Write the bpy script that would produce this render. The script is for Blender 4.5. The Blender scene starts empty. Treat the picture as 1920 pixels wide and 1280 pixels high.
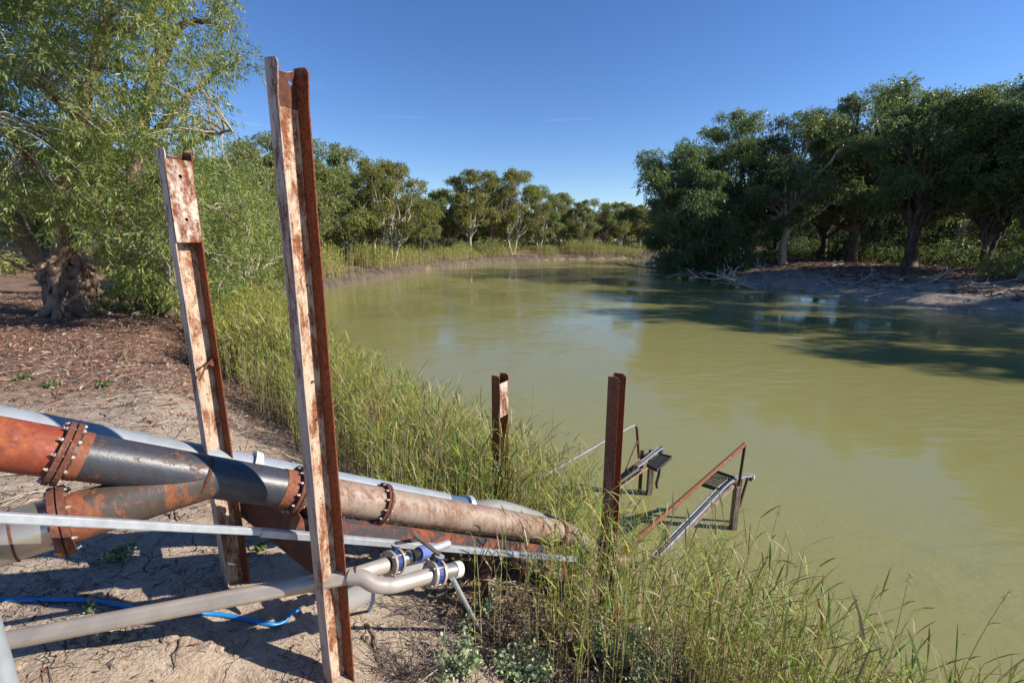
import bpy, bmesh, math, random
import numpy as np
from mathutils import Vector, Matrix
R = math.radians
random.seed(5)
rng = np.random.default_rng(11)
SC = bpy.context.scene
COL = SC.collection

# ------------------------------------------------------------------ camera, sky, sun, exposure
F = 867.0; PITCH = R(12.4); HC = 4.2
cd = bpy.data.cameras.new('camera'); cam = bpy.data.objects.new('camera', cd); COL.objects.link(cam)
cd.sensor_width = 36; cd.lens = 36 * F / 1920; cd.clip_start = 0.05; cd.clip_end = 3000
cam.location = (0, 0, HC); cam.rotation_euler = (R(90) - PITCH, 0, 0)
SC.camera = cam
SUN_EL, SUN_AZ = R(28.5), R(-8)          # azimuth measured from +X towards +Y
wd = bpy.data.worlds.new('World'); SC.world = wd; wd.use_nodes = True
SC.view_settings.view_transform = 'Standard'; SC.view_settings.look = 'None'
SC.view_settings.exposure = 1.06; SC.view_settings.gamma = 1
def build_world():
    nt = wd.node_tree; nt.nodes.clear()
    out = nt.nodes.new('ShaderNodeOutputWorld'); bg = nt.nodes.new('ShaderNodeBackground')
    sky = nt.nodes.new('ShaderNodeTexSky'); sky.sky_type = 'NISHITA'; sky.sun_disc = False
    sky.sun_elevation = SUN_EL; sky.sun_rotation = R(90) - SUN_AZ
    sky.altitude = 300; sky.air_density = 1.0; sky.dust_density = 0.0; sky.ozone_density = 4.0
    hs = nt.nodes.new('ShaderNodeHueSaturation'); hs.inputs['Saturation'].default_value = 1.17
    hs.inputs['Value'].default_value = 0.9; hs.inputs['Hue'].default_value = 0.512
    # thin high cirrus: noise stretched along the horizon, a few streaks only
    tc = nt.nodes.new('ShaderNodeTexCoord')
    mp = nt.nodes.new('ShaderNodeMapping'); mp.inputs['Scale'].default_value = (3.0, 3.0, 62)
    mp.inputs['Location'].default_value = (0.3, 0.0, 1.7)
    nz = nt.nodes.new('ShaderNodeTexNoise'); nz.inputs['Scale'].default_value = 1.0; nz.inputs['Detail'].default_value = 6
    nz.inputs['Roughness'].default_value = 0.55
    rp = nt.nodes.new('ShaderNodeValToRGB'); rp.color_ramp.elements[0].position = 0.64; rp.color_ramp.elements[1].position = 0.86
    sx = nt.nodes.new('ShaderNodeSeparateXYZ')
    r2 = nt.nodes.new('ShaderNodeValToRGB'); e = r2.color_ramp.elements
    e[0].position = 0.04; e[0].color = (0, 0, 0, 1); e[1].position = 0.10; e[1].color = (1, 1, 1, 1)
    n2 = e.new(0.2); n2.color = (0.7, 0.7, 0.7, 1); n3 = e.new(0.32); n3.color = (0, 0, 0, 1)
    mu = nt.nodes.new('ShaderNodeMath'); mu.operation = 'MULTIPLY'
    mu2 = nt.nodes.new('ShaderNodeMath'); mu2.operation = 'MULTIPLY'; mu2.inputs[1].default_value = 0.4
    mx = nt.nodes.new('ShaderNodeMix'); mx.data_type = 'RGBA'; mx.inputs['B'].default_value = (6.5, 7.0, 7.6, 1)
    L = nt.links.new
    L(sky.outputs[0], hs.inputs['Color']); L(tc.outputs['Generated'], mp.inputs[0]); L(mp.outputs[0], nz.inputs['Vector'])
    L(nz.outputs['Fac'], rp.inputs[0]); L(tc.outputs['Generated'], sx.inputs[0]); L(sx.outputs['Z'], r2.inputs[0])
    L(rp.outputs[0], mu.inputs[0]); L(r2.outputs[0], mu.inputs[1]); L(mu.outputs[0], mu2.inputs[0])
    L(mu2.outputs[0], mx.inputs['Factor']); L(hs.outputs[0], mx.inputs['A']); L(mx.outputs['Result'], bg.inputs[0])
    bg.inputs[1].default_value = 0.088; L(bg.outputs[0], out.inputs[0])
build_world()
sl = bpy.data.lights.new('sun', 'SUN'); sl.energy = 3.8; sl.angle = R(0.5); sl.color = (1.0, 0.93, 0.82)
so = bpy.data.objects.new('sun', sl); COL.objects.link(so)
sdir = Vector((math.cos(SUN_EL) * math.cos(SUN_AZ), math.cos(SUN_EL) * math.sin(SUN_AZ), math.sin(SUN_EL)))
so.rotation_euler = sdir.to_track_quat('Z', 'Y').to_euler()
SC.cycles.max_bounces = 6; SC.cycles.transparent_max_bounces = 6

# ------------------------------------------------------------------ placing helpers (photo pixel -> point in the world)
def ray(px, py):
    u = (px - 960) / F; v = (640 - py) / F
    return np.array([u, math.cos(PITCH) + v * math.sin(PITCH), -math.sin(PITCH) + v * math.cos(PITCH)])
CAM = np.array([0, 0, HC])
def atz(px, py, z=0): r = ray(px, py); return CAM + r * ((z - HC) / r[2])
def aty(px, py, y): r = ray(px, py); return CAM + r * (y / r[1])
def atd(px, py, d): return CAM + ray(px, py) * d

# ------------------------------------------------------------------ mesh builder
class MB:
    def __init__(s): s.v = []; s.l = []; s.t = []; s.m = []; s.c = []; s.n = 0
    def add(s, v, f, mat=0, col=None):
        v = np.asarray(v, np.float32).reshape(-1, 3); f = np.asarray(f, np.int32)
        s.v.append(v); s.l.append((f + s.n).ravel()); s.t.append(np.full(len(f), f.shape[1], np.int32))
        s.m.append(np.full(len(f), mat, np.int32)); s.n += len(v)
        if col is not None:
            c = np.asarray(col, np.float32)
            if c.ndim == 1: c = np.tile(c, (len(v), 1))
            s.c.append(c)
    def mesh(s, name, mats, smooth=False):
        me = bpy.data.meshes.new(name)
        v = np.concatenate(s.v); l = np.concatenate(s.l); t = np.concatenate(s.t)
        me.vertices.add(len(v)); me.vertices.foreach_set('co', v.ravel())
        me.loops.add(len(l)); me.loops.foreach_set('vertex_index', l)
        me.polygons.add(len(t)); st = np.zeros(len(t), np.int32); st[1:] = np.cumsum(t)[:-1]
        me.polygons.foreach_set('loop_start', st)
        me.polygons.foreach_set('material_index', np.concatenate(s.m))
        me.polygons.foreach_set('use_smooth', np.full(len(t), smooth))
        for m in (mats if isinstance(mats, (list, tuple)) else [mats]): me.materials.append(m)
        if s.c:
            a = me.attributes.new('tint', 'FLOAT_COLOR', 'POINT')
            c = np.concatenate(s.c); c4 = np.ones((len(c), 4), np.float32); c4[:, :c.shape[1]] = c
            a.data.foreach_set('color', c4.ravel())
        me.update(calc_edges=True)
        return me
    def build(s, name, mats, parent=None, smooth=False):
        o = bpy.data.objects.new(name, s.mesh(name, mats, smooth)); COL.objects.link(o)
        if parent: o.parent = parent; o.matrix_parent_inverse = parent.matrix_world.inverted() if False else Matrix.Translation(-parent.location)
        return o
def tag(o, label=None, cat=None, group=None, kind=None):
    if label: o['label'] = label
    if cat: o['category'] = cat
    if group: o['group'] = group
    if kind: o['kind'] = kind
    return o
def thing(name, label, cat, loc=(0, 0, 0), group=None):
    o = bpy.data.objects.new(name, None); COL.objects.link(o); o.location = Vector([float(a) for a in loc]); o.empty_display_size = .2
    return tag(o, label, cat, group)

def frames(P):
    P = np.asarray(P, float); T = np.gradient(P, axis=0); T /= np.linalg.norm(T, axis=1)[:, None] + 1e-9
    ref = np.array([0, 0, 1.0]) if abs(T[0][2]) < .9 else np.array([1.0, 0, 0])
    n = np.cross(T[0], ref); n /= np.linalg.norm(n); A = []
    for t in T:
        n = n - t * np.dot(n, t); n /= np.linalg.norm(n) + 1e-9; A.append(n)
    A = np.array(A); return A, np.cross(T, A), T
def tube(mb, P, r, n=8, caps=True, mat=0, col=None, flat=None):
    P = np.asarray(P, float); A, B, T = frames(P); k = len(P)
    r = np.broadcast_to(np.asarray(r, float), (k,))
    a = np.arange(n) * 2 * math.pi / n
    V = P[:, None, :] + (A[:, None, :] * np.cos(a)[None, :, None] + B[:, None, :] * np.sin(a)[None, :, None]) * r[:, None, None]
    i = np.arange(k - 1)[:, None] * n; j = np.arange(n)[None, :]; j2 = (j + 1) % n
    f = np.stack([i + j, i + n + j, i + n + j2, i + j2], -1).reshape(-1, 4)
    c = None
    if col is not None:
        c = np.asarray(col, float)
        if c.ndim == 2: c = np.repeat(c, n, 0)
    mb.add(V.reshape(-1, 3), f[:, ::-1], mat, c)
    if caps:
        for e, rev in ((0, False), (k - 1, True)):
            q = np.arange(n)[None, :]; vv = V[e]
            cc = None if c is None else (c[e * n:(e + 1) * n] if c.ndim == 2 else c)
            mb.add(vv, q if not rev else q[:, ::-1], mat, cc)
def bez(p0, p1, p2, n=8):
    t = np.linspace(0, 1, n)[:, None]; p0, p1, p2 = map(lambda a: np.asarray(a, float), (p0, p1, p2))
    return p0 * (1 - t) ** 2 + 2 * p1 * t * (1 - t) + p2 * t * t
def smooth_path(pts, n=8):
    pts = [np.asarray(p, float) for p in pts]; out = []
    Q = [2 * pts[0] - pts[1]] + pts + [2 * pts[-1] - pts[-2]]
    for i in range(1, len(Q) - 2):
        for t in np.linspace(0, 1, n, endpoint=False):
            a, b, c, d = Q[i - 1], Q[i], Q[i + 1], Q[i + 2]
            out.append(.5 * (2 * b + (c - a) * t + (2 * a - 5 * b + 4 * c - d) * t * t + (3 * b - a - 3 * c + d) * t ** 3))
    out.append(pts[-1]); return np.array(out)
def box(mb, c, ax, ay, az, mat=0, bev=0.0):
    c, ax, ay, az = (np.asarray(q, float) for q in (c, ax, ay, az))
    if bev <= 0:
        V = [c + ax * i + ay * j + az * k for k in (-1, 1) for j in (-1, 1) for i in (-1, 1)]
        mb.add(V, [[0, 2, 3, 1], [4, 5, 7, 6], [0, 1, 5, 4], [2, 6, 7, 3], [0, 4, 6, 2], [1, 3, 7, 5]], mat)
        return
    bm = bmesh.new(); bmesh.ops.create_cube(bm, size=2)
    M = Matrix((list(ax) + [c[0]], list(ay) + [c[1]], list(az) + [c[2]], [0, 0, 0, 1]))
    M = Matrix([[ax[i], ay[i], az[i], c[i]] for i in range(3)] + [[0, 0, 0, 1]])
    bmesh.ops.transform(bm, matrix=M, verts=bm.verts)
    bmesh.ops.bevel(bm, geom=bm.edges[:], offset=bev, segments=2, affect='EDGES')
    from_bm(mb, bm, mat)
def from_bm(mb, bm, mat=0):
    bm.verts.index_update()
    V = np.array([v.co[:] for v in bm.verts]); base = mb.n; first = True
    by = {}
    for f in bm.faces: by.setdefault(len(f.verts), []).append([v.index for v in f.verts])
    for k, fs in by.items():
        if first: mb.add(V, np.array(fs), mat); first = False
        else:
            f = np.array(fs, np.int32); mb.l.append((f + base).ravel()); mb.t.append(np.full(len(f), k, np.int32)); mb.m.append(np.full(len(f), mat, np.int32))
    bm.free()
def barbox(mb, p, q, w, h, up=(0, 0, 1), mat=0, bev=0.0):
    p, q = np.asarray(p, float), np.asarray(q, float); d = q - p; L = np.linalg.norm(d); d /= L
    s = np.cross(d, up); s /= np.linalg.norm(s); u = np.cross(s, d)
    box(mb, (p + q) / 2, d * L / 2, s * w / 2, u * h / 2, mat, bev)
def unit(v): v = np.asarray(v, float); return v / np.linalg.norm(v)

# ------------------------------------------------------------------ numpy noise
def vnoise(x, y, seed=0):
    x = np.asarray(x, float); y = np.asarray(y, float)
    xi = np.floor(x).astype(np.int64); yi = np.floor(y).astype(np.int64); fx = x - xi; fy = y - yi
    fx = fx * fx * (3 - 2 * fx); fy = fy * fy * (3 - 2 * fy)
    def h(a, b):
        n = (a * 374761393 + b * 668265263 + seed * 982451653) & 0x7fffffff
        n = ((n ^ (n >> 13)) * 1274126177) & 0x7fffffff
        return ((n ^ (n >> 16)) & 0xffff) / 65535.0
    return (h(xi, yi) * (1 - fx) + h(xi + 1, yi) * fx) * (1 - fy) + (h(xi, yi + 1) * (1 - fx) + h(xi + 1, yi + 1) * fx) * fy
def fbm(x, y, o=4, seed=0):
    s = 0; a = .5
    for k in range(o): s = s + a * (vnoise(x * 2 ** k, y * 2 ** k, seed + k) - .5); a *= .5
    return s
def sstep(a, b, x): t = np.clip((np.asarray(x, float) - a) / (b - a), 0, 1); return t * t * (3 - 2 * t)

# ------------------------------------------------------------------ materials
def newmat(name):
    m = bpy.data.materials.new(name); m.use_nodes = True; nt = m.node_tree; nt.nodes.clear()
    return m, nt
class NT:
    def __init__(s, nt): s.nt = nt
    def n(s, typ, **kw):
        nd = s.nt.nodes.new('ShaderNode' + typ)
        for k, v in kw.items():
            if k.startswith('_'): setattr(nd, k[1:], v)
            else: s.set(nd, k.replace('__', ' '), v)
        return nd
    def set(s, nd, k, v):
        i = nd.inputs[int(k[1:])] if (k[0] == 'i' and k[1:].isdigit()) else nd.inputs[k]
        if hasattr(v, 'node'): s.nt.links.new(v, i)
        elif hasattr(v, 'outputs'): s.nt.links.new(v.outputs[0], i)
        else:
            if isinstance(v, (tuple, list)) and len(v) == 3 and i.type == 'RGBA': v = (*v, 1)
            i.default_value = v
    def noise(s, vec, scale, detail=4, rough=.55, dist=0):
        return s.n('TexNoise', Vector=vec, Scale=scale, Detail=detail, Roughness=rough, Distortion=dist).outputs['Fac']
    def ramp(s, fac, *stops):
        nd = s.n('ValToRGB'); s.set(nd, 'Fac', fac); e = nd.color_ramp.elements
        for i, (p, c) in enumerate(stops):
            el = e[i] if i < 2 else e.new(p)
            el.position = p; el.color = (c, c, c, 1) if not isinstance(c, (tuple, list)) else (*c, 1)
        return nd.outputs[0]
    def mix(s, f, a, b, mode='MIX'):
        nd = s.n('Mix', _data_type='RGBA', _blend_type=mode)
        s.set(nd, 'Factor', f); s.set(nd, 'A', a); s.set(nd, 'B', b); return nd.outputs['Result']
    def math(s, op, a, b=0.0):
        nd = s.n('Math', _operation=op); s.set(nd, 'i0', a); s.set(nd, 'i1', b); return nd.outputs[0]
    def obj(s, scale=(1, 1, 1), rot=(0, 0, 0)):
        t = s.n('TexCoord'); m = s.n('Mapping'); s.set(m, 'Vector', t.outputs['Object']); m.inputs['Scale'].default_value = scale
        m.inputs['Rotation'].default_value = rot; return m.outputs[0]
    def bump(s, h, strength=.3, dist=.01):
        return s.n('Bump', Height=h, Strength=strength, Distance=dist).outputs[0]
    def out(s, bsdf): o = s.n('OutputMaterial'); s.set(o, 'Surface', bsdf)
    def pbr(s, col, rough=.7, metal=0.0, normal=None, spec=.5):
        p = s.n('BsdfPrincipled'); s.set(p, 'Base Color', col); s.set(p, 'Roughness', rough); s.set(p, 'Metallic', metal)
        s.set(p, 'Specular IOR Level', spec)
        if normal is not None: s.set(p, 'Normal', normal)
        return p
def simple(name, col, rough=.6, metal=0.0, var=.25, scale=12, bump=.15):
    m, nt = newmat(name); t = NT(nt); v = t.obj()
    a = t.noise(v, scale, 5)
    c = t.mix(t.ramp(a, (.3, 0.0), (.7, 1.0)), tuple(q * (1 - var) for q in col), tuple(min(1, q * (1 + var)) for q in col))
    t.out(t.pbr(c, rough, metal, t.bump(t.noise(v, scale * 8, 3), bump, .004))); return m
def rusty(name, paint, rust_amt, rustA=(.085, .026, .012), rustB=(.27, .085, .032), vscale=(1, 1, .35), scale=7, rough=.75, grime=.5, soft=1.0):
    m, nt = newmat(name); t = NT(nt); v = t.obj(vscale); w = t.obj()
    big = t.noise(v, scale, 6, .65, .4); fine = t.noise(w, scale * 9, 5, .7); run = t.noise(t.obj((1.0, 1.0, .22)), scale * 5, 5, .65)
    s = t.math('ADD', t.math('ADD', t.math('MULTIPLY', big, .5), t.math('MULTIPLY', fine, .22)), t.math('MULTIPLY', run, .28))
    th = .5 + (.5 - rust_amt) * .34
    mask = t.ramp(s, (th - .045 * soft, 0.0), (th + .04 * soft, 1.0))
    halo = t.ramp(s, (th - .13, 0.0), (th + .02, 1.0))
    rc = t.mix(t.ramp(t.noise(w, scale * 4, 6, .7), (.35, 0.0), (.68, 1.0)), rustA, rustB)
    pc = t.mix(t.math('MULTIPLY', halo, .55), paint, (paint[0] * .8, paint[1] * .52, paint[2] * .33))
    pc = t.mix(t.math('MULTIPLY', t.ramp(t.noise(t.obj((1, 1, .15)), 30, 5), (.45, 0.0), (.75, 1.0)), grime), pc, tuple(q * .55 for q in paint))
    col = t.mix(mask, pc, rc)
    rg = t.mix(mask, (rough * .75,) * 3, (.92,) * 3)
    h = t.math('ADD', t.math('MULTIPLY', mask, -.5), t.math('MULTIPLY', fine, .6))
    t.out(t.pbr(col, rg, 0, t.bump(h, .5, .004))); return m
def leafmat(name, cols, trans=.35, rough=.42, var=.45):
    m, nt = newmat(name); t = NT(nt)
    g = t.n('NewGeometry'); r = g.outputs['Random Per Island']
    k = len(cols); c = t.ramp(r, *[(i / (k - 1), q) for i, q in enumerate(cols)])
    v = t.noise(t.obj(), var, 3); c = t.mix(1.0, c, t.ramp(v, (.32, (.62, .68, .72)), (.5, (1, 1, 1)), (.68, (1.28, 1.2, 1.0))), 'MULTIPLY')
    p = t.pbr(c, rough, 0, None, .4)
    tr = t.n('BsdfTranslucent'); t.set(tr, 'Color', t.mix(.55, c, (.16, .22, .02)))
    mx = t.n('MixShader'); t.set(mx, 'i0', trans); t.set(mx, 'i1', p); t.set(mx, 'i2', tr)
    t.out(mx); return m
def tintmat(name, trans=.3, rough=.55):
    m, nt = newmat(name); t = NT(nt)
    a = t.n('Attribute', _attribute_name='tint'); g = t.n('NewGeometry')
    c = t.mix(1.0, a.outputs['Color'], t.ramp(g.outputs['Random Per Island'], (0, .7), (1, 1.3)), 'MULTIPLY')
    p = t.pbr(c, rough, 0, None, .3); tr = t.n('BsdfTranslucent'); t.set(tr, 'Color', c)
    mx = t.n('MixShader'); t.set(mx, 'i0', trans); t.set(mx, 'i1', p); t.set(mx, 'i2', tr)
    t.out(mx); return m
def barkmat(name, pale, dark, amt=.5, scale=2.5):
    m, nt = newmat(name); t = NT(nt); v = t.obj((1, 1, .3)); w = t.obj((1.6, 1.6, .22))
    a = t.noise(v, scale, 6, .65, .6); b = t.noise(w, scale * 4, 6, .7, .5)
    f = t.ramp(t.math('ADD', t.math('MULTIPLY', a, .6), t.math('MULTIPLY', b, .4)), (amt - .08, 0.0), (amt + .08, 1.0))
    c = t.mix(f, dark, pale)
    c = t.mix(t.ramp(b, (.5, 0.0), (.75, .6)), c, (.2, .085, .04))
    t.out(t.pbr(c, .85, 0, t.bump(b, .9, .05))); return m

M = {}
M['post_web'] = rusty('weathered_cream_paint', (.52, .43, .33), .46, rustB=(.31, .11, .04), vscale=(1, 1, .5), scale=13)
M['post_side'] = rusty('grey_side_paint', (.41, .355, .32), .40, rustA=(.08, .03, .02), rustB=(.20, .075, .04), vscale=(1, 1, .22), scale=9)  # greyer and darker than the web colour, for the outer side face
M['post_rust'] = rusty('heavy_rust', (.33, .25, .17), .8, rustA=(.065, .02, .011), rustB=(.30, .085, .026), vscale=(1, 1, .12), scale=14)
M['post_plate'] = rusty('white_flaking_plate', (.54, .49, .43), .50, rustB=(.24, .07, .03))
M['brown_post'] = rusty('brown_rusted_post', (.24, .15, .11), .55, rustA=(.10, .04, .026), rustB=(.24, .085, .042), vscale=(1, 1, .2))
M['dark_rust'] = rusty('dark_rust', (.10, .05, .035), .7, rustA=(.045, .016, .011), rustB=(.13, .045, .022))
M['orange_rust'] = rusty('orange_rust', (.21, .075, .045), .6, rustA=(.11, .04, .022), rustB=(.30, .095, .042), vscale=(1, 1, 1), scale=10)
M['red_pipe'] = rusty('red_oxide_pipe', (.25, .052, .026), .42, rustA=(.13, .03, .016), rustB=(.36, .10, .03), vscale=(.6, .6, 1), scale=5, rough=.6, grime=.3)
M['black_pipe'] = rusty('black_coated_pipe', (.045, .048, .06), .27, soft=.7, rustA=(.09, .04, .022), rustB=(.22, .085, .035), vscale=(.7, .7, 1.2), scale=7, rough=.5, grime=.7)
M['wye_pipe'] = rusty('rust_streaked_pipe', (.08, .068, .06), .52, soft=.7, rustA=(.10, .045, .025), rustB=(.30, .095, .03), vscale=(.6, .6, .6), scale=5, rough=.5)
M['brown_pipe'] = rusty('dusty_brown_pipe', (.31, .25, .205), .42, rustA=(.15, .08, .055), rustB=(.25, .15, .11), vscale=(.8, .8, .8), scale=6, rough=.75, grime=.25)
M['flange'] = rusty('flange_rust', (.17, .075, .05), .65, rustA=(.06, .022, .015), rustB=(.19, .06, .03), vscale=(1, 1, 1), scale=16)
M['beam_top'] = rusty('beam_red_and_black', (.075, .075, .085), .42, rustA=(.20, .05, .024), rustB=(.36, .10, .04), vscale=(.4, .4, 1), scale=8, rough=.6)
M['bolt'] = rusty('zinc_bolt', (.42, .42, .40), .38, vscale=(1, 1, 1), scale=40, rough=.5)
M['stain_pipe'] = simple('stainless_pipe', (.47, .42, .35), .32, .75, .15, 4, .08)
M['gal'] = simple('galvanised_steel', (.46, .49, .52), .45, .45, .14, 22, .05)
M['gal_pipe'] = simple('dull_galvanised_pipe', (.31, .34, .37), .5, .25, .12, 9, .08)
M['grey_pipe'] = simple('weathered_grey_pipe', (.44, .38, .32), .42, .35, .15, 7, .1)
M['pale_pipe'] = simple('pale_plastic_pipe', (.55, .52, .48), .55, 0, .1, 5, .05)
M['blue'] = simple('blue_poly', (.015, .19, .48), .4, 0, .12, 8, .05)
M['bluevalve'] = simple('blue_valve_paint', (.02, .045, .15), .45, 0, .2, 20, .1)
M['bluecap'] = simple('pale_blue_cap', (.11, .16, .36), .45, 0, .1, 20, .1)
M['lever'] = simple('worn_lever', (.10, .07, .06), .6, .3, .4, 14, .2)
M['black'] = simple('black_rubber', (.02, .02, .022), .5, 0, .3, 10, .1)
M['hose'] = simple('white_ribbed_hose', (.22, .22, .21), .6, 0, .15, 10, .1)
M['black_steel'] = simple('black_grating_steel', (.035, .032, .03), .6, .2, .3, 12, .2)
M['conduit'] = simple('grey_conduit', (.20, .22, .25), .55, 0, .15, 10, .1)
M['navy'] = simple('navy_coupling', (.07, .12, .2), .5, .1, .2, 10, .1)
M['wood'] = barkmat('dead_wood', (.34, .27, .21), (.14, .10, .075), .45, 8)
M['stick'] = barkmat('bleached_stick', (.42, .32, .23), (.2, .14, .1), .42, 10)
M['greywood'] = barkmat('grey_driftwood', (.50, .45, .40), (.24, .205, .175), .45, 6)
M['bark_big'] = barkmat('old_red_gum_bark', (.36, .26, .19), (.10, .062, .045), .5, 3.2)
M['bark_pale'] = barkmat('pale_gum_bark', (.50, .44, .36), (.16, .12, .09), .44, 1.6)
M['bark_dark'] = barkmat('dark_gum_bark', (.16, .125, .10), (.045, .034, .028), .52, 1.6)
M['leaf_near'] = leafmat('gum_leaves_near', [(.18, .26, .06), (.31, .38, .09), (.11, .18, .06), (.40, .42, .14), (.22, .30, .09), (.46, .38, .17)], .48, .38, .8)
M['leaf_mid'] = leafmat('gum_leaves_mid', [(.21, .25, .085), (.29, .32, .11), (.15, .19, .075), (.36, .345, .12), (.24, .28, .11)], .48)
M['leaf_olive'] = leafmat('gum_leaves_olive', [(.25, .25, .07), (.33, .31, .08), (.17, .185, .06), (.38, .31, .10)], .48)
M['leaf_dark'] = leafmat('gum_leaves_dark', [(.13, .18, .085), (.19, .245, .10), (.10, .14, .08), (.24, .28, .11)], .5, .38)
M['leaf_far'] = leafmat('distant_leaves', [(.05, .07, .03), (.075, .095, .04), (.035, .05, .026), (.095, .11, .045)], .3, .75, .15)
M['leaf_salt'] = leafmat('saltbush_leaves', [(.24, .32, .18), (.34, .41, .28), (.16, .24, .12), (.44, .49, .38)], .25)
M['leaf_weed'] = leafmat('weed_leaves', [(.10, .15, .045), (.15, .2, .06), (.12, .16, .07)], .3)
M['reed'] = tintmat('reed_blades', .33)
M['dry'] = tintmat('dry_litter', .1, .8)

# ------------------------------------------------------------------ ground shape
LEFT = np.array([(9, -70), (6.5, -25), (5, -6), (4.3, -2), (3.6, 1), (3.1, 2.2), (2.4, 3.3), (1.3, 4.4), (.5, 5.6), (-.6, 6.7), (-2.2, 8.6), (-5, 11.6), (-11, 21.4),
                 (-17.2, 28.5), (-17.6, 33), (-16.4, 40.7), (-15.2, 51), (-12.2, 66.5), (-4, 88.6), (11.7, 103.3), (28.6, 109.3), (60, 118), (140, 128)], float)
RIGHT = np.array([(140, 106), (60, 102), (35, 95), (24.5, 84), (21.5, 74), (22.6, 53), (24.0, 39), (25.4, 30), (28, 24.9), (31, 15), (31, 0), (34, -70)], float)
def seg_dist(x, y, L):
    best = np.full(x.shape, 1e9)
    for (ax, ay), (bx, by) in zip(L[:-1], L[1:]):
        dx, dy = bx - ax, by - ay; t = np.clip(((x - ax) * dx + (y - ay) * dy) / (dx * dx + dy * dy), 0, 1)
        best = np.minimum(best, np.hypot(x - ax - t * dx, y - ay - t * dy))
    return best
POLY = np.concatenate([LEFT, RIGHT])
def in_river(x, y):
    ins = np.zeros(x.shape, bool); n = len(POLY)
    for i in range(n):
        x1, y1 = POLY[i]; x2, y2 = POLY[(i + 1) % n]
        c = ((y1 > y) != (y2 > y)) & (x < (x2 - x1) * (y - y1) / (y2 - y1 + 1e-12) + x1); ins ^= c
    return ins
def shore(x, y):
    dl = seg_dist(x, y, LEFT); dr = seg_dist(x, y, RIGHT); s = np.minimum(dl, dr)
    return np.where(in_river(x, y), -s, s), dl < dr
NEAR_S = [0, .3, 1, 2, 3.2, 3.8, 5, 9, 14, 40]; NEAR_Z = [0, .2, .6, 1.1, 1.72, 1.97, 2.08, 2.12, 2.2, 2.6]
FAR_S = [0, .2, .55, 1.5, 4, 12, 40]; FAR_Z = [0, .12, .8, 1.0, 1.25, 1.7, 2.4]
RGT_S = [0, .25, 1.5, 4, 7, 12, 40]; RGT_Z = [0, .2, .42, .95, 1.3, 1.6, 2.1]
HOLLOWS = [(-1.9, 2.85, .45, .3, .07), (-1.50, 2.0, .30, .085, -.24), (-1.3, 1.8, .5, .14, .06), (-1.75, 2.75, .35, .2, .05), (-2.3, 2.1, .5, .3, .05)]
def G(x, y, strip=False):
    x = np.asarray(x, float); y = np.asarray(y, float); sh = x.shape; x = np.atleast_1d(x); y = np.atleast_1d(y)
    s, left = shore(x, y)
    w = sstep(15, 27, y)
    hn = np.interp(s, NEAR_S, NEAR_Z); hf = np.interp(s, FAR_S, FAR_Z); hr = np.interp(s, RGT_S, RGT_Z)
    if not strip:
        hf = hf - .3 * (1 - sstep(1.6, 2.6, s)); hr = hr - .12 * (1 - sstep(1.6, 2.8, s))
    h = np.where(left, hn * (1 - w) + hf * w, hr)
    land = sstep(0, 1.2, s)
    h = h + land * (fbm(x * .35, y * .35, 3, 3) * .35 * sstep(4, 9, s) + fbm(x * 1.1, y * 1.1, 4, 9) * .16 + fbm(x * 5, y * 5, 3, 21) * .06 + fbm(x * 16, y * 16, 2, 29) * .02)
    for cx, cy, rx, ry, a in HOLLOWS: h = h + a * np.exp(-((x - cx) / rx) ** 2 - ((y - cy) / ry) ** 2)
    h = np.where(s < 0, np.maximum(-2.0, s * .55), h)
    return h.reshape(sh)
def gz(x, y): return float(G(np.array([x]), np.array([y]))[0])
def hit(px, py, off=0.0):
    r = ray(px, py); t = 1.0; 
    ts = np.concatenate([np.arange(1.2, 8, .02), np.arange(8, 60, .1)]); P = CAM + ts[:, None] * r
    d = P[:, 2] - G(P[:, 0], P[:, 1]) - off; i = np.argmax(d < 0)
    if not (d < 0).any(): return P[-1]
    a, b = ts[max(i - 1, 0)], ts[i]
    f = d[max(i - 1, 0)] / (d[max(i - 1, 0)] - d[i] + 1e-9); return CAM + r * (a + (b - a) * f)

def scatter(xr, yr, n, g, ok):
    x = g.uniform(*xr, n); y = g.uniform(*yr, n); s, left = shore(x, y); k = ok(x, y, s, left); return x[k], y[k], s[k]
def build_ground():
    n = 640; k = 5.5; u = np.linspace(-1, 1, n)
    xs = -1.0 + 320 * np.sinh(k * u) / math.sinh(k); ys = 3.0 + 420 * np.sinh(k * u) / math.sinh(k)
    ys = ys[ys > -70]; X, Y = np.meshgrid(xs, ys); H = G(X, Y); s, left = shore(X.ravel(), Y.ravel())
    m = len(ys); V = np.stack([X.ravel(), Y.ravel(), H.ravel()], -1)
    i = np.arange(m - 1)[:, None] * n; j = np.arange(n - 1)[None, :]
    f = np.stack([i + j, i + j + 1, i + n + j + 1, i + n + j], -1).reshape(-1, 4)
    x, y = X.ravel(), Y.ravel()
    nz = fbm(x * .8, y * .8, 4, 41)
    lit = np.where(left, sstep(5.6, 10.5, y + nz * 5 - (x + 4) * .45) * sstep(1.2, 3.0, s), sstep(5.5, 9, s + nz * 5))
    sand = np.where(left, 0, 1 - sstep(5.5, 8.5, s + nz * 6))
    dry = sstep(24, 40, y) * left
    mb = MB(); mb.add(V, f, 0, np.stack([lit, sand, dry], -1))
    o = mb.build('ground', M['ground'], None, True); tag(o, 'pale cracked clay bank and leaf covered ground beside the river', 'ground', kind='structure'); return o
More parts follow.
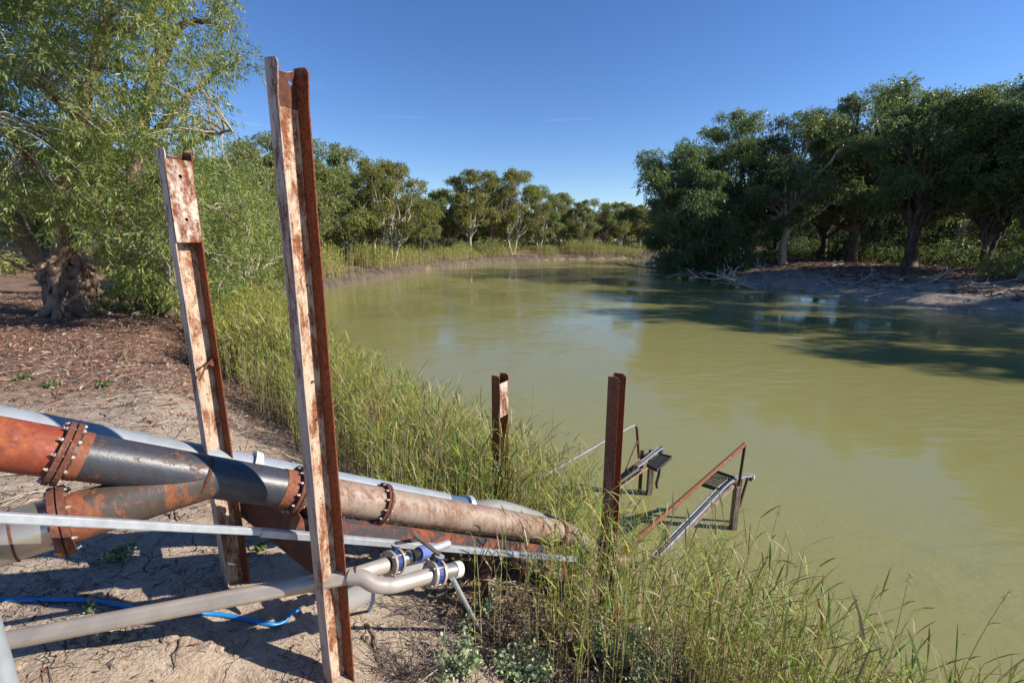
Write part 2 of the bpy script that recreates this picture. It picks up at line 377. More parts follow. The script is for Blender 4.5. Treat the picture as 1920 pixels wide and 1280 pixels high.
def ground_mat():
    m, nt = newmat('clay_and_litter'); t = NT(nt); v = t.obj()
    a = t.n('Attribute', _attribute_name='tint'); sp = t.n('SeparateColor'); t.set(sp, 0, a.outputs['Color']) if False else nt.links.new(a.outputs['Color'], sp.inputs[0])
    n1 = t.noise(v, 1.3, 6, .6); n2 = t.noise(v, 9, 6, .65); n3 = t.noise(v, 60, 4, .7)
    clay = t.mix(t.ramp(n1, (.3, 0.0), (.7, 1.0)), (.46, .355, .26), (.57, .47, .365))
    clay = t.mix(t.ramp(n2, (.35, 0.0), (.75, .7)), clay, (.29, .205, .145))
    clay = t.mix(t.ramp(n3, (.50, 0.0), (.66, .65)), clay, (.2, .14, .10)); clay = t.mix(t.ramp(t.noise(v, 24, 5, .75), (.5, 0.0), (.68, .55)), clay, (.23, .165, .12))
    dv = t.n('VectorMath', _operation='ADD'); t.set(dv, 'i0', v)
    ns = t.n('TexNoise', Vector=v, Scale=3.5, Detail=4); sc = t.n('VectorMath', _operation='SCALE'); t.set(sc, 'i0', ns.outputs['Color']); sc.inputs['Scale'].default_value = .32
    nt.links.new(sc.outputs[0], dv.inputs[1])
    vor = t.n('TexVoronoi', _feature='DISTANCE_TO_EDGE', Vector=dv.outputs[0], Scale=4.6)
    vor2 = t.n('TexVoronoi', _feature='DISTANCE_TO_EDGE', Vector=dv.outputs[0], Scale=13.0)
    where = t.ramp(t.noise(v, 1.9, 3), (.42, 0.0), (.58, 1.0)); where2 = t.ramp(t.noise(v, 3.1, 3), (.5, 0.0), (.62, 1.0))
    c1 = t.math('MULTIPLY', t.ramp(vor.outputs['Distance'], (0.0, 1.0), (.022, 0.0)), where)
    c2 = t.math('MULTIPLY', t.ramp(vor2.outputs['Distance'], (0.0, 1.0), (.045, 0.0)), where2)
    crack = t.math('MAXIMUM', c1, t.math('MULTIPLY', c2, .7))
    clay = t.mix(t.math('MULTIPLY', crack, .8), clay, (.09, .06, .045))
    l1 = t.noise(t.obj((1, 1, 1)), 28, 6, .75); l2 = t.noise(t.obj((3, 1, 1), (0, 0, .6)), 16, 5, .7)
    litter = t.mix(t.ramp(l1, (.36, 0.0), (.66, 1.0)), (.10, .052, .034), (.30, .17, .11))
    litter = t.mix(t.ramp(l2, (.52, 0.0), (.66, .8)), litter, (.38, .27, .2))
    lf = t.math('MULTIPLY', sp.outputs[0], t.ramp(t.math('ADD', t.math('MULTIPLY', n2, .6), t.math('MULTIPLY', n1, .4)), (.33, .3), (.56, 1.0)))
    sand = t.mix(t.ramp(t.math('ADD', t.math('MULTIPLY', n2, .5), t.math('MULTIPLY', n1, .5)), (.42, 0.0), (.56, 1.0)), (.19, .135, .09), (.52, .44, .345))
    c = t.mix(sp.outputs[1], clay, sand); c = t.mix(sp.outputs[2], c, t.mix(n2, (.16, .115, .075), (.30, .22, .14)))
    c = t.mix(lf, c, litter)
    h = t.math('ADD', t.math('ADD', t.math('MULTIPLY', n2, .6), t.math('MULTIPLY', n3, .3)), t.math('MULTIPLY', crack, -.5))
    h = t.math('ADD', h, t.math('MULTIPLY', t.math('MULTIPLY', l1, sp.outputs[0]), .8))
    t.out(t.pbr(c, .95, 0, t.bump(h, 1.0, .06), .2)); return m
M['ground'] = ground_mat()
build_ground()

def water_mat():
    m, nt = newmat('muddy_water'); t = NT(nt)
    v = t.obj((1, 1, 1)); a = t.noise(t.obj((.5, 1.5, 1), (0, 0, .45)), 2.2, 2, .5); b = t.noise(t.obj((1, 1.8, 1), (0, 0, -.35)), 9, 3, .5)
    calm = t.ramp(t.noise(t.obj((1, 1, 1)), .16, 3), (.42, .12), (.60, 1.0))
    h = t.math('MULTIPLY', t.math('ADD', a, t.math('MULTIPLY', b, .22)), calm)
    c = t.mix(t.noise(v, .08, 3), (.235, .224, .08), (.27, .256, .097))
    p = t.pbr(c, .035, 0, t.bump(h, .62, .05), .5); p.inputs['IOR'].default_value = 1.333
    t.out(p); return m
M['water'] = water_mat()
def build_water():
    mb = MB(); xs = np.linspace(-40, 150, 40); ys = np.linspace(-80, 160, 50); X, Y = np.meshgrid(xs, ys); n = len(xs)
    i = np.arange(len(ys) - 1)[:, None] * n; j = np.arange(n - 1)[None, :]
    mb.add(np.stack([X.ravel(), Y.ravel(), X.ravel() * 0], -1), np.stack([i + j, i + j + 1, i + n + j + 1, i + n + j], -1).reshape(-1, 4))
    tag(mb.build('river_water', M['water']), 'calm muddy green river bending away to the right', 'river', kind='structure')
build_water()

# eroded strips along the water edges (finer than the ground sheet)
def resample(L, step):
    d = np.r_[0, np.cumsum(np.hypot(*np.diff(L, axis=0).T))]; t = np.arange(0, d[-1], step)
    P = np.stack([np.interp(t, d, L[:, k]) for k in (0, 1)], -1)
    K = 7; ker = np.ones(K) / K
    for k in (0, 1): q = np.pad(P[:, k], K // 2, mode='edge'); P[:, k] = np.convolve(q, ker, 'valid')
    return P
def bank_strip(name, L, step, S, Z, rough, mat, label, sign):
    P = resample(L, step); T = np.gradient(P, axis=0); T /= np.linalg.norm(T, axis=1)[:, None]
    N = np.stack([-T[:, 1], T[:, 0]], -1) * sign
    al = np.arange(len(P)) * step; V = []; C = []
    for s, z in zip(S, Z):
        off = rough * (fbm(al * .23, al * 0 + s * .25, 5, 77) * 2.6 + fbm(al * 1.3, al * 0 + s * 1.5, 3, 5) * .55 * (vnoise(al * .11, al * 0 + 3, 8) + .2)) * (1 if s < 1.8 else .4)
        zz = z + (fbm(al * .3, al * 0 + s * .5, 4, 13) * .6 * rough * min(1, s * 2) if s > 0 else 0)
        V.append(np.stack([P[:, 0] + N[:, 0] * (s + off), P[:, 1] + N[:, 1] * (s + off), np.full(len(P), 0) + zz], -1))
    V = np.array(V); k, m = V.shape[:2]
    i = np.arange(k - 1)[:, None] * m; j = np.arange(m - 1)[None, :]
    f = np.stack([i + j, i + j + 1, i + m + j + 1, i + m + j], -1).reshape(-1, 4)
    mb = MB(); mb.add(V.reshape(-1, 3), f if sign < 0 else f[:, ::-1])
    tag(mb.build(name, mat, None, False), label, 'river bank', kind='structure')
def earth_mat(name, a, b, dk):
    m, nt = newmat(name); t = NT(nt); v = t.obj(); n1 = t.noise(v, 1.1, 5); n2 = t.noise(t.obj((1, 1, 2.2)), 5, 6, .7)
    c = t.mix(t.ramp(n1, (.3, 0.0), (.7, 1.0)), a, b); c = t.mix(t.ramp(n2, (.5, 0.0), (.68, .85)), c, dk)
    t.out(t.pbr(c, .95, 0, t.bump(n2, .9, .12), .2)); return m
M['cliff'] = earth_mat('eroded_grey_earth', (.085, .065, .048), (.17, .13, .098), (.03, .022, .017))
M['sandbank'] = earth_mat('white_sandy_bank', (.27, .21, .155), (.46, .385, .30), (.13, .095, .07))
bank_strip('river_bank_cliff', LEFT[12:-1], .3, [-.8, -.1, .05, .15, .3, .5, .75, 1.1, 1.6, 2.3, 3.2], [-.5, -.12, .12, .35, .52, .66, .82, .9, 1.0, 1.08, 1.12], .75, M['cliff'], 'low eroded earth bank along the far side under the reeds', 1)
bank_strip('river_bank_shore', RIGHT[1:-1], .3, [-.8, -.1, .05, .12, .25, .6, 1.2, 1.9, 2.6, 3.2], [-.5, -.1, .1, .2, .27, .34, .44, .56, .66, .66], .7, M['sandbank'], 'pale sandy shore sloping into the water below the dark trees', 1)

# ------------------------------------------------------------------ trees
def rand_dirs(n, g): d = g.normal(size=(n, 3)); return d / np.linalg.norm(d, axis=1)[:, None]
def leaf_sprays(mb, C, Rr, g, per, ln, wd, k=7, droop=.8, flat=.7, slen=.5):
    """C clump centres, Rr their radii: sprays of narrow hanging leaves filling every clump"""
    C = np.repeat(C, per, 0); Rr = np.repeat(Rr, per); n = len(C)
    d = rand_dirs(n, g); rad = g.uniform(.25, 1.0, n) ** .6
    o = C + d * (Rr * rad)[:, None] * np.array([1, 1, flat])
    sd = d * .7 + rand_dirs(n, g) * .7 + np.array([0, 0, .1]); sd /= np.linalg.norm(sd, axis=1)[:, None]
    t = np.linspace(.05, 1, k)[None, :, None]; L = (slen * g.uniform(.6, 1.3, n))[:, None, None]
    P = o[:, None, :] + sd[:, None, :] * t * L + np.array([0, 0, -1.0]) * (t ** 2) * L * droop * .7
    P = P.reshape(-1, 3); m = len(P)
    D = np.repeat(sd, k, 0) * .45 + rand_dirs(m, g) * .62 + np.array([0, 0, -droop]); D /= np.linalg.norm(D, axis=1)[:, None]
    W = np.cross(D, rand_dirs(m, g)); W /= np.linalg.norm(W, axis=1)[:, None] + 1e-9
    l = (ln * g.uniform(.6, 1.3, m))[:, None]; w = (wd * g.uniform(.7, 1.3, m))[:, None]
    V = np.stack([P, P + D * l * .42 + W * w * .5, P + D * l, P + D * l * .42 - W * w * .5], 1).reshape(-1, 3)
    mb.add(V, np.arange(m * 4).reshape(-1, 4))
def wob(P, g, a):
    P = np.array(P, float); n = len(P); w = g.normal(size=(n, 3)) * a; w[0] = 0; w[-1] = 0; return P + w
def gum(seed, H, cr, f0=.3, nl=10, cpl=9, per=16, ln=.3, wd=.075, lean=(0, 0), tr=.35, stems=1, droop=.7, lobes=None, fork=.3, k=7, slen=.7, asym=(0, 0), flat=.7, rug=0.0):
    g = np.random.default_rng(seed); wood = MB(); crown = MB()
    if lobes is None:
        lobes = []
        for i in range(nl):
            f = f0 + (1 - f0) * ((i + .5) / nl) ** .9 * .92 * (1 - rug * g.random()); a = i * 2.4 + g.uniform(-.5, .5)
            q = (f - f0) / (1 - f0); prof = math.sin(math.pi * min(1, .2 + q * .78)) ** .7
            rr = cr * prof * g.uniform(.25, 1.0) * (.25 if i == nl - 1 else 1)
            lobes.append((np.array([rr * math.cos(a) + lean[0] * f + asym[0] * cr * (1 - q), rr * math.sin(a) + lean[1] * f + asym[1] * cr * (1 - q), f * H]), cr * g.uniform(.15, .36)))
    zf = fork * H; stemtops = []
    for sI in range(stems):
        a = sI * 2 * math.pi / stems + g.uniform(0, 1.5); sp = 0 if stems == 1 else cr * .18
        top = np.array([lean[0] * fork + sp * math.cos(a), lean[1] * fork + sp * math.sin(a), zf * g.uniform(.85, 1.15)])
        b0 = np.array([.4 * tr * math.cos(a) * (stems > 1), .4 * tr * math.sin(a) * (stems > 1), -.35])
        mid = (b0 + top) / 2 + np.array([g.normal() * .07 * zf, g.normal() * .07 * zf, 0])
        P = wob(bez(b0, mid, top, 9), g, tr * .12); r0 = tr / (stems ** .45)
        rr = np.linspace(1.0, .62, 9) * r0; rr[0] *= 1.45; rr[1] *= 1.15
        tube(wood, P, rr, 9); stemtops.append((P, rr))
    C = []; CR = []
    for c, R0 in lobes:
        P, rr = stemtops[int(np.argmin([np.linalg.norm(p[-1][:2] - c[:2]) for p, _ in stemtops]))]
        i = int(g.integers(5, 9)); st = P[i]; r0 = rr[i] * g.uniform(.45, .65)
        mid = st * .5 + c * .5 + np.array([g.normal() * .06, g.normal() * .06, .06 + .1 * g.random()]) * H * .6
        end = c + np.array([0, 0, R0 * .35]); Q = wob(bez(st, mid, end, 10), g, .012 * H)
        tube(wood, Q, np.linspace(r0 * 1.15, max(.03, r0 * .25), 10), 6)
        dd = rand_dirs(cpl, g); dd[:, 2] = dd[:, 2] * .8 + .12
        cl = c + dd * R0 * g.uniform(.45, 1.05, (cpl, 1)) * np.array([1, 1, flat + .1])
        for q in cl:
            b = Q[int(g.integers(5, 10))]; tube(wood, wob(bez(b, (b + q) / 2 + np.array([0, 0, R0 * .15]), q, 5), g, R0 * .06), np.linspace(max(.02, r0 * .2), .008, 5), 4, False)
        C.append(cl); CR.append(g.uniform(.24, .44, cpl) * R0)
    C = np.concatenate(C); CR = np.concatenate(CR)
    leaf_sprays(crown, C, CR, g, per, ln, wd, k, droop, flat, slen)
    return wood, crown
def put_tree(name, label, x, y, meshes, scale=(1, 1, 1), rz=0, group=None, cat='tree', z=None):
    t = thing(name, label, cat, (x, y, (gz(x, y) if z is None else z) - .05), group)
    for nm, me in zip(('trunk', 'crown'), meshes):
        o = bpy.data.objects.new(nm, me); COL.objects.link(o); o.parent = t
    t.scale = scale; t.rotation_euler.z = rz; return t
def tree_meshes(wc, bark, leaf):
    return wc[0].mesh('trunk', M[bark], True), wc[1].mesh('crown', M[leaf], False)
def top_h(px, py, Y): return aty(px, py, Y)[2]

# -- far and middle trees of the far left bank
protos = []
for sd, leaf, bark, stems, cr in [(1, 'leaf_mid', 'bark_pale', 1, 4.6), (2, 'leaf_olive', 'bark_pale', 3, 5.2), (3, 'leaf_mid', 'bark_pale', 2, 5.0), (4, 'leaf_olive', 'bark_pale', 1, 4.4), (5, 'leaf_mid', 'bark_dark', 3, 5.6)]:
    protos.append(tree_meshes(gum(sd, 15, cr * 1.12, [.2, .3, .24, .34, .2][sd - 1], 26, 8, 24, .30, .09, (0.5, .3), .3, stems, .45, slen=.5, fork=.26, flat=.55, rug=.15), bark, leaf))
FAR = [  # px, distance Y, top py, proto, width factor, label
    (478, 36, 258, 2, 1.0, 'tall light green gum just left of the tallest rusty post, behind the bank reeds'),
    (545, 44, 236, 0, 1.1, 'tall gum tree hidden behind the upper part of the tallest rusty post'),
    (604, 52, 262, 4, 1.0, 'leafy gum rising at the right edge of the tallest rusty post'),
    (652, 60, 268, 0, 1.05, 'gum with the highest pointed top of the far left bank, right of the tallest post'),
    (700, 70, 318, 3, 1.05, 'rounded gum behind the many stemmed tree on the far left bank'),
    (735, 60, 294, 1, 1.05, 'many stemmed gum with pale spreading trunks close to the reeds'),
    (790, 76, 350, 4, 1.0, 'lower dark gum right of the many stemmed tree on the far bank'),
    (838, 96, 352, 2, 1.0, 'small distant gum filling the dip in the treeline'),
    (880, 92, 318, 3, 1.15, 'broad olive gum left of the highest tree in the middle of the treeline'),
    (925, 104, 330, 0, 1.0, 'gum between the two broad crowns in the middle of the treeline'),
    (963, 98, 312, 1, 1.1, 'highest olive gum in the middle of the far treeline with thin pale trunks'),
    (1012, 106, 345, 2, 1.0, 'gum with bare pale trunks standing right of the highest middle tree'),
    (1048, 120, 362, 3, 1.0, 'narrow gum at the back of the river bend'),
    (1088, 114, 372, 0, 1.0, 'gum at the river bend with an uneven bright green crown'),
    (1128, 120, 368, 4, 1.0, 'dense gum at the river bend above the shaded blue water'),
    (1165, 124, 376, 1, .95, 'olive yellow gum near the end of the far treeline'),
    (1200, 126, 386, 3, 1.0, 'last olive gum of the far treeline, partly behind the dark right bank trees'),
    (1245, 130, 380, 2, 1.0, 'gum seen through the dark right bank trees beyond the river bend'),
    (420, 50, 300, 1, 1.1, 'gum standing behind the leafy riverside tree on the left bank'),
    (340, 44, 270, 4, 1.2, 'gum behind the second rusty post, glimpsed through leaves'),
    (180, 40, 250, 2, 1.3, 'gum glimpsed through gaps in the great near gum'),
    (60, 46, 300, 0, 1.3, 'gum far behind the old split trunk on the left'),
]
for i, (px, Y, ty, p, w, lab) in enumerate(FAR):
    b = aty(px, 470, Y); x = b[0]; h = top_h(px, ty, Y) - gz(x, Y); s = h / 15.5
    put_tree('gum_tree', lab, x, Y, protos[p], (s * w * (1.0 + .25 * ((i * 7) % 5) / 4), s * w * (1.0 + .25 * ((i * 7) % 5) / 4), s * 1.07), i * 1.37, 'gum trees lining the far left bank')
# -- second tree right behind the near one, and the low leafy one by the reeds
def near_leafy(seed, px, Y, ty, cr, lab, leaf='leaf_near', **kw):
    x = aty(px, 500, Y)[0]; H = top_h(px, ty, Y) - gz(x, Y)
    wc = gum(seed, H * .97, cr * 1.1, kw.pop('f0', .1), kw.pop('nl', 16) + 12, 8, kw.pop('per', 21), kw.pop('ln', .19), kw.pop('wd', .042), (.3, 0), .24, 2, .6, slen=.42, fork=.2)
    return put_tree('gum_tree', lab, x, Y, tree_meshes(wc, 'bark_pale', leaf), group='gum trees of the near left bank')
near_leafy(21, 440, 27, 282, 3.6, 'light green gum hanging over the reeds right of the second rusty post', nl=20)
near_leafy(22, 330, 21, 300, 3.2, 'bushy green gum directly behind the second rusty post', nl=18)
near_leafy(23, 485, 33, 330, 2.6, 'smaller gum above the dry grass left of the tallest post', nl=14)

# -- the great near gum on the left
def great_gum():
    g = np.random.default_rng(77); bx, by = -12.6, 13.2; bz = gz(bx, by); base = np.array([bx, by, bz])
    t = thing('gum_tree', 'great old gum with a thick split trunk and drooping bright leaves filling the upper left', 'tree', base, 'gum trees of the near left bank')
    wood = MB()
    # fat fluted butt made of several fused columns
    def w(px, py, Y): return aty(px, py, Y)
    for (dx, dy, r, lx, ly, hh) in [(-.36, 0, .27, -.62, 0, 1.75), (-.05, -.14, .30, -.08, -.12, 1.6), (.28, -.02, .30, .5, .05, 1.6), (.1, .3, .34, .2, .4, 1.7), (-.2, .25, .3, -.4, .3, 1.7)]:
        P = wob(bez((bx + dx * 1.25, by + dy, bz - .4), (bx + dx, by + dy, bz + .8), (bx + lx, by + ly, bz + hh), 22), g, .03)
        rr = r * np.linspace(1.15, .80, 22) * (1 + .06 * g.normal(size=22)); rr[:3] *= 1.15
        n0 = len(wood.v); tube(wood, P, rr, 26); V = wood.v[n0]; V += (g.normal(size=(1, 26, 3)) * .022 + g.normal(size=(22, 26, 3)) * .010).reshape(-1, 3).astype(np.float32)
    for a in np.linspace(0, 6.28, 9)[:-1]:      # root flares
        tube(wood, bez((bx + .34 * math.cos(a), by + .3 * math.sin(a), bz + .4), (bx + .6 * math.cos(a), by + .5 * math.sin(a), bz + .08), (bx + 1.1 * math.cos(a + .2), by + .9 * math.sin(a + .2), bz - .12), 7), np.linspace(.20, .07, 7), 7)
    def limb(pts, r0, r1, n=7):
        P = smooth_path(pts, 6); P = wob(P, g, r0 * .12); tube(wood, P, np.linspace(r0, r1, len(P)), n); return P
    limbs = []
    limbs.append(limb([(bx - .45, by, bz + 1.4), w(40, 440, 12.8), w(-10, 330, 12), w(-40, 120, 11.5), w(-60, -120, 11.5)], .27, .10, 10))
    limbs.append(limb([(bx + .4, by, bz + 1.4), w(215, 420, 13.5), w(260, 300, 13.4), w(290, 120, 13.6), w(330, -40, 13.8)], .24, .07, 9))
    limbs.append(limb([(bx, by - .1, bz + 1.4), w(120, 380, 12.4), w(150, 230, 12), w(190, 60, 12), w(205, -120, 12)], .23, .08, 9))
    limbs.append(limb([w(265, 280, 13.4), w(330, 205, 14), w(390, 150, 14.4), w(450, 112, 14.5)], .13, .03))
    limbs.append(limb([w(275, 200, 13.5), w(330, 60, 14.2), w(385, 40, 14.4), w(430, 60, 14.5)], .13, .03))
    limbs.append(limb([w(290, 400, 13), w(360, 380, 13.4), w(420, 400, 13.6), w(465, 440, 13.5)], .12, .02)); limbs.append(limb([w(290, 480, 11.6), w(360, 470, 12.5), w(430, 500, 13)], .1, .02)); limbs.append(limb([w(190, 60, 12), w(270, 40, 13), w(305, -40, 13.5)], .12, .06))
    limbs.append(limb([w(215, 420, 13.5), w(300, 330, 13), w(370, 265, 12.8), w(435, 245, 12.8)], .14, .025))
    limbs.append(limb([(bx + .6, by - .1, bz + 1.6), w(240, 500, 12), w(290, 490, 11.4), w(330, 540, 11)], .12, .03))
    limbs.append(limb([(bx + .2, by - .3, bz + 1.7), w(60, 505, 12.2), w(0, 480, 11.5)], .1, .03))
    limbs.append(limb([w(120, 380, 12.4), w(60, 300, 11.2), w(20, 260, 10.5), w(-30, 200, 10)], .12, .03))
    limbs.append(limb([w(150, 230, 12), w(90, 170, 11), w(40, 130, 10.5)], .1, .03))
    allp = np.concatenate(limbs)
    wood.build('trunk', M['bark_big'], t, True)
    # leaf clumps: sampled through the crown volume the photograph shows
    outline = np.array([(-350, -420), (300, -420), (400, -120), (432, -10), (440, 62), (482, 92), (484, 120), (440, 130), (405, 152), (432, 190), (440, 232), (408, 262), (400, 300),
                        (455, 330), (478, 420), (462, 500), (420, 555), (352, 570), (300, 560), (262, 560), (235, 520), (215, 470), (170, 462), (120, 470), (60, 455), (-40, 440), (-350, 470)], float)
    def inside(x, y):
        ins = False
        for (x1, y1), (x2, y2) in zip(outline, np.roll(outline, -1, 0)):
            if (y1 > y) != (y2 > y) and x < (x2 - x1) * (y - y1) / (y2 - y1) + x1: ins = not ins
        return ins
    gaps = [(140, 60, 22), (220, 250, 20), (300, 300, 18), (330, 430, 18), (420, 350, 18), (60, 440, 40), (20, 400, 30), (110, 455, 34), (150, 470, 26), (30, 100, 22), (270, 160, 18), (120, 200, 20), (235, 318, 34), (392, 222, 26), (352, 30, 30), (375, 175, 24), (205, 395, 20), (70, 250, 18), (180, 150, 16), (320, 110, 26), (300, 235, 20), (120, 330, 14)]
    C = []; tw = MB()
    while len(C) < 860:
        px, py = g.uniform(-330, 486), g.uniform(-400, 565)
        if (px < -40 or py < -60) and g.random() < .55: continue
        if not inside(px, py): continue
        if any((px - a) ** 2 + (py - b) ** 2 < r * r for a, b, r in gaps): continue
        lo, hi = (10.2, 12.8) if py > 430 else (9.8, 14.6)
        if px > 366 and py > 280: lo, hi = 12.0, 15.5
        if px > 380 and py < 300: lo = 12.6
        C.append(w(px, py, g.uniform(lo, hi)))
    C = np.array(C)
    for c in C:
        b = allp[np.argmin(np.linalg.norm(allp - c, axis=1) + g.uniform(0, .8, len(allp)))]
        mid = (b + c) / 2 + np.array([g.normal() * .12, g.normal() * .12, .25]); L = np.linalg.norm(b - c)
        tube(tw, wob(bez(b, mid, c, 6), g, .03), np.linspace(.012 + .006 * L, .006, 6), 4, False)
    tw.build('branches', M['bark_pale'], t, True)
    cr = MB(); leaf_sprays(cr, C, g.uniform(.16, .42, len(C)), g, 17, .14, .025, 11, .5, .7, .34)
    cr.build('crown', M['leaf_near'], t)
great_gum()

# -- dark trees of the right bank
RT = [
    (1330, 52, 262, 5.0, (-3.2, 0), .34, 3, .2, 'low spreading dark gum whose boughs trail in the water above the fallen branches', 40),
     # px, Y, top py, crown radius, lean, trunk radius, stems, fork, label, seed
    (1290, 62, 268, 4.9, (-2.5, 0), .4, 2, .2, 'dark gum leaning out over the water at the left end of the right bank', 31),
    (1375, 57, 202, 5.3, (-1.2, -1), .45, 2, .25, 'rounded dark gum, highest of those overhanging the shaded water', 32),
    (1470, 54, 212, 5.0, (1.2, 0), .4, 1, .4, 'dark gum with a pale slanting trunk beside the fallen branches', 33),
    (1592, 55, 168, 5.2, (1, 0), .75, 1, .28, 'tall gum with a thick black trunk on the shaded right bank', 34),  # same dark bark as its neighbours
    (1708, 45, 158, 5.0, (-.3, 0), .62, 1, .3, 'tall gum with a stout dark trunk closest to the sandy shore', 35),
    (1795, 56, 150, 5.2, (0, 0), .4, 2, .3, 'tall gum with bright sunlit leaves between two dark crowns near the right edge', 36),
    (1850, 42, 205, 4.3, (-.5, 0), .35, 2, .25, 'drooping dark gum over the scrubby bank near the right edge', 37),
    (1935, 39, 112, 5.2, (0, 0), .5, 1, .3, 'tallest dark gum, cut by the right edge of the photo', 38),
    (1540, 63, 235, 4.6, (0, 0), .5, 1, .3, 'gum behind the black trunk with reddish bark', 39),
]
for px, Y, ty, cr, lean, tr, st, fk, lab, sd in RT:
    x = aty(px, 480, Y)[0]; H = top_h(px, ty, Y) - gz(x, Y)
    wc = gum(sd, H * 1.05, cr * 1.4, .05 if px < 1400 else .3, 40, 10, 21, .29, .085, lean, tr, st, .42, fork=fk, slen=.5, flat=.5, rug=.12)
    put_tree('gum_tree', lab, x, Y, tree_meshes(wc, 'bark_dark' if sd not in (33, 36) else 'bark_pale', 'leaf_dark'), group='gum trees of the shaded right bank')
dp = [tree_meshes(gum(50 + i, 17, 6.6, .16, 32, 9, 20, .34, .095, (0, 0), .4, 1 + i, .5, fork=.25), 'bark_dark', 'leaf_dark') for i in range(2)]
RB = [(1450, 78, 300, 'gum deep in the right bank wood behind the pale slanting trunk'), (1640, 74, 250, 'gum deep in the right bank wood behind the black trunk'),
      (1755, 72, 240, 'gum deep in the right bank wood behind the stout dark trunk'), (1880, 66, 220, 'gum deep in the wood near the right edge of the photo'), (1360, 84, 330, 'gum deep behind the overhanging trees of the right bank')]
for i, (px, Y, ty, lab) in enumerate(RB):
    x = aty(px, 480, Y)[0]; s = (top_h(px, ty, Y) - gz(x, Y)) / 17.3
    put_tree('gum_tree', lab, x, Y, dp[i % 2], (s, s, s), i * 1.9, 'gum trees of the shaded right bank')
for i, (x, y, h) in enumerate([(43, 31, 19), (42, 22, 18), (44, 12.5, 16.5)]):     # beyond the right edge: they shade the water
    s = h / 17.3; put_tree('gum_tree', ['dark gum just outside the right edge of the photo', 'gum outside the right edge whose shadow lies on the water', 'farthest gum outside the right edge shading the river'][i], x, y, dp[i % 2], (s, s, s), i * 2.2 + .6, 'gum trees of the shaded right bank')

# -- trees further back, each hidden but for scraps between the front ones, and the low growth under them
def back_rows():
    g = np.random.default_rng(91)
    L = resample(LEFT[11:-1], 6.0)
    k = 0
    for row, (off, n_) in enumerate(((19, 1),)):
        T = np.gradient(L, axis=0); T /= np.linalg.norm(T, axis=1)[:, None]; N = np.stack([-T[:, 1], T[:, 0]], -1)
        for i in range(0, len(L)):
            x, y = L[i] + N[i] * (off + g.uniform(-3, 3)) + g.normal(size=2) * 1.5
            if y < 36 or x > 95 or x / y < -1.3: continue
            s = g.uniform(.72, .95) * (.85 + .1 * row)
            put_tree('gum_tree', 'gum of the second row, glimpsed between the front trees of the far bank', x, y, protos[int(g.integers(0, 5))], (s * 1.15, s * 1.15, s), g.uniform(0, 6.28), 'second row gums behind the far bank'); k += 1
back_rows()
def undergrowth():
    g = np.random.default_rng(92); mb = MB()
    x, y, s = scatter((-75, 60), (30, 160), 14000, g, lambda x, y, s, l: l & (s > 11) & (s < 40)); z = G(x, y)
    C = np.stack([x, y, z + g.uniform(.2, 1.0, len(x)) + g.uniform(0, 5.5, len(x)) * sstep(20, 30, s)], -1); leaf_sprays(mb, C, g.uniform(.5, 1.0, len(x)), g, 6, .4, .15, 5, .4, .8, .6)
    tag(mb.build('undergrowth', M['leaf_mid']), 'low scrub filling the ground between the far bank trunks', 'undergrowth', kind='stuff')
    mb = MB(); x, y, s = scatter((26, 100), (18, 120), 12000, g, lambda x, y, s, l: ~l & (s > 17) & (s < 48)); z = G(x, y)
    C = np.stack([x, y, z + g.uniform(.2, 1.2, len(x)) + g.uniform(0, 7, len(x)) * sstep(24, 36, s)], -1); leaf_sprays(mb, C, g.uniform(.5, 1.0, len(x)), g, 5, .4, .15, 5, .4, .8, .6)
    tag(mb.build('undergrowth', M['leaf_far']), 'dark scrub filling the right bank wood behind the trunks', 'undergrowth', kind='stuff')

undergrowth()

def distant_wood():
    g = np.random.default_rng(93)
    for lf, xr, yr, lab, cond in (('leaf_far', (-170, 70), (50, 230), 'distant gum wood closing the horizon behind the far bank', lambda x, y, s, l: l & (s > 38) & (s < 70)),
                                  ('leaf_far', (70, 200), (140, 230), 'distant dark wood beyond the river bend seen under the right bank crowns', lambda x, y, s, l: l & (s > 26) & (s < 70)),
                                  ('leaf_far', (60, 190), (-30, 230), 'distant sunlit wood behind the dark right bank trees', lambda x, y, s, l: ~l & (s > 50) & (s < 95))):
        mb = MB(); x, y, s = scatter(xr, yr, 26000, g, cond); z = G(x, y); hh = 7.5 + 4.5 * vnoise(x * .12, y * .12, 4)
        C = np.stack([x, y, z + g.uniform(.05, 1, len(x)) * hh], -1); leaf_sprays(mb, C, g.uniform(.8, 1.6, len(x)), g, 5, .6, .25, 5, .4, .8, .8)
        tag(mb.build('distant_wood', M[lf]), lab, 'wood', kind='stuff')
distant_wood()

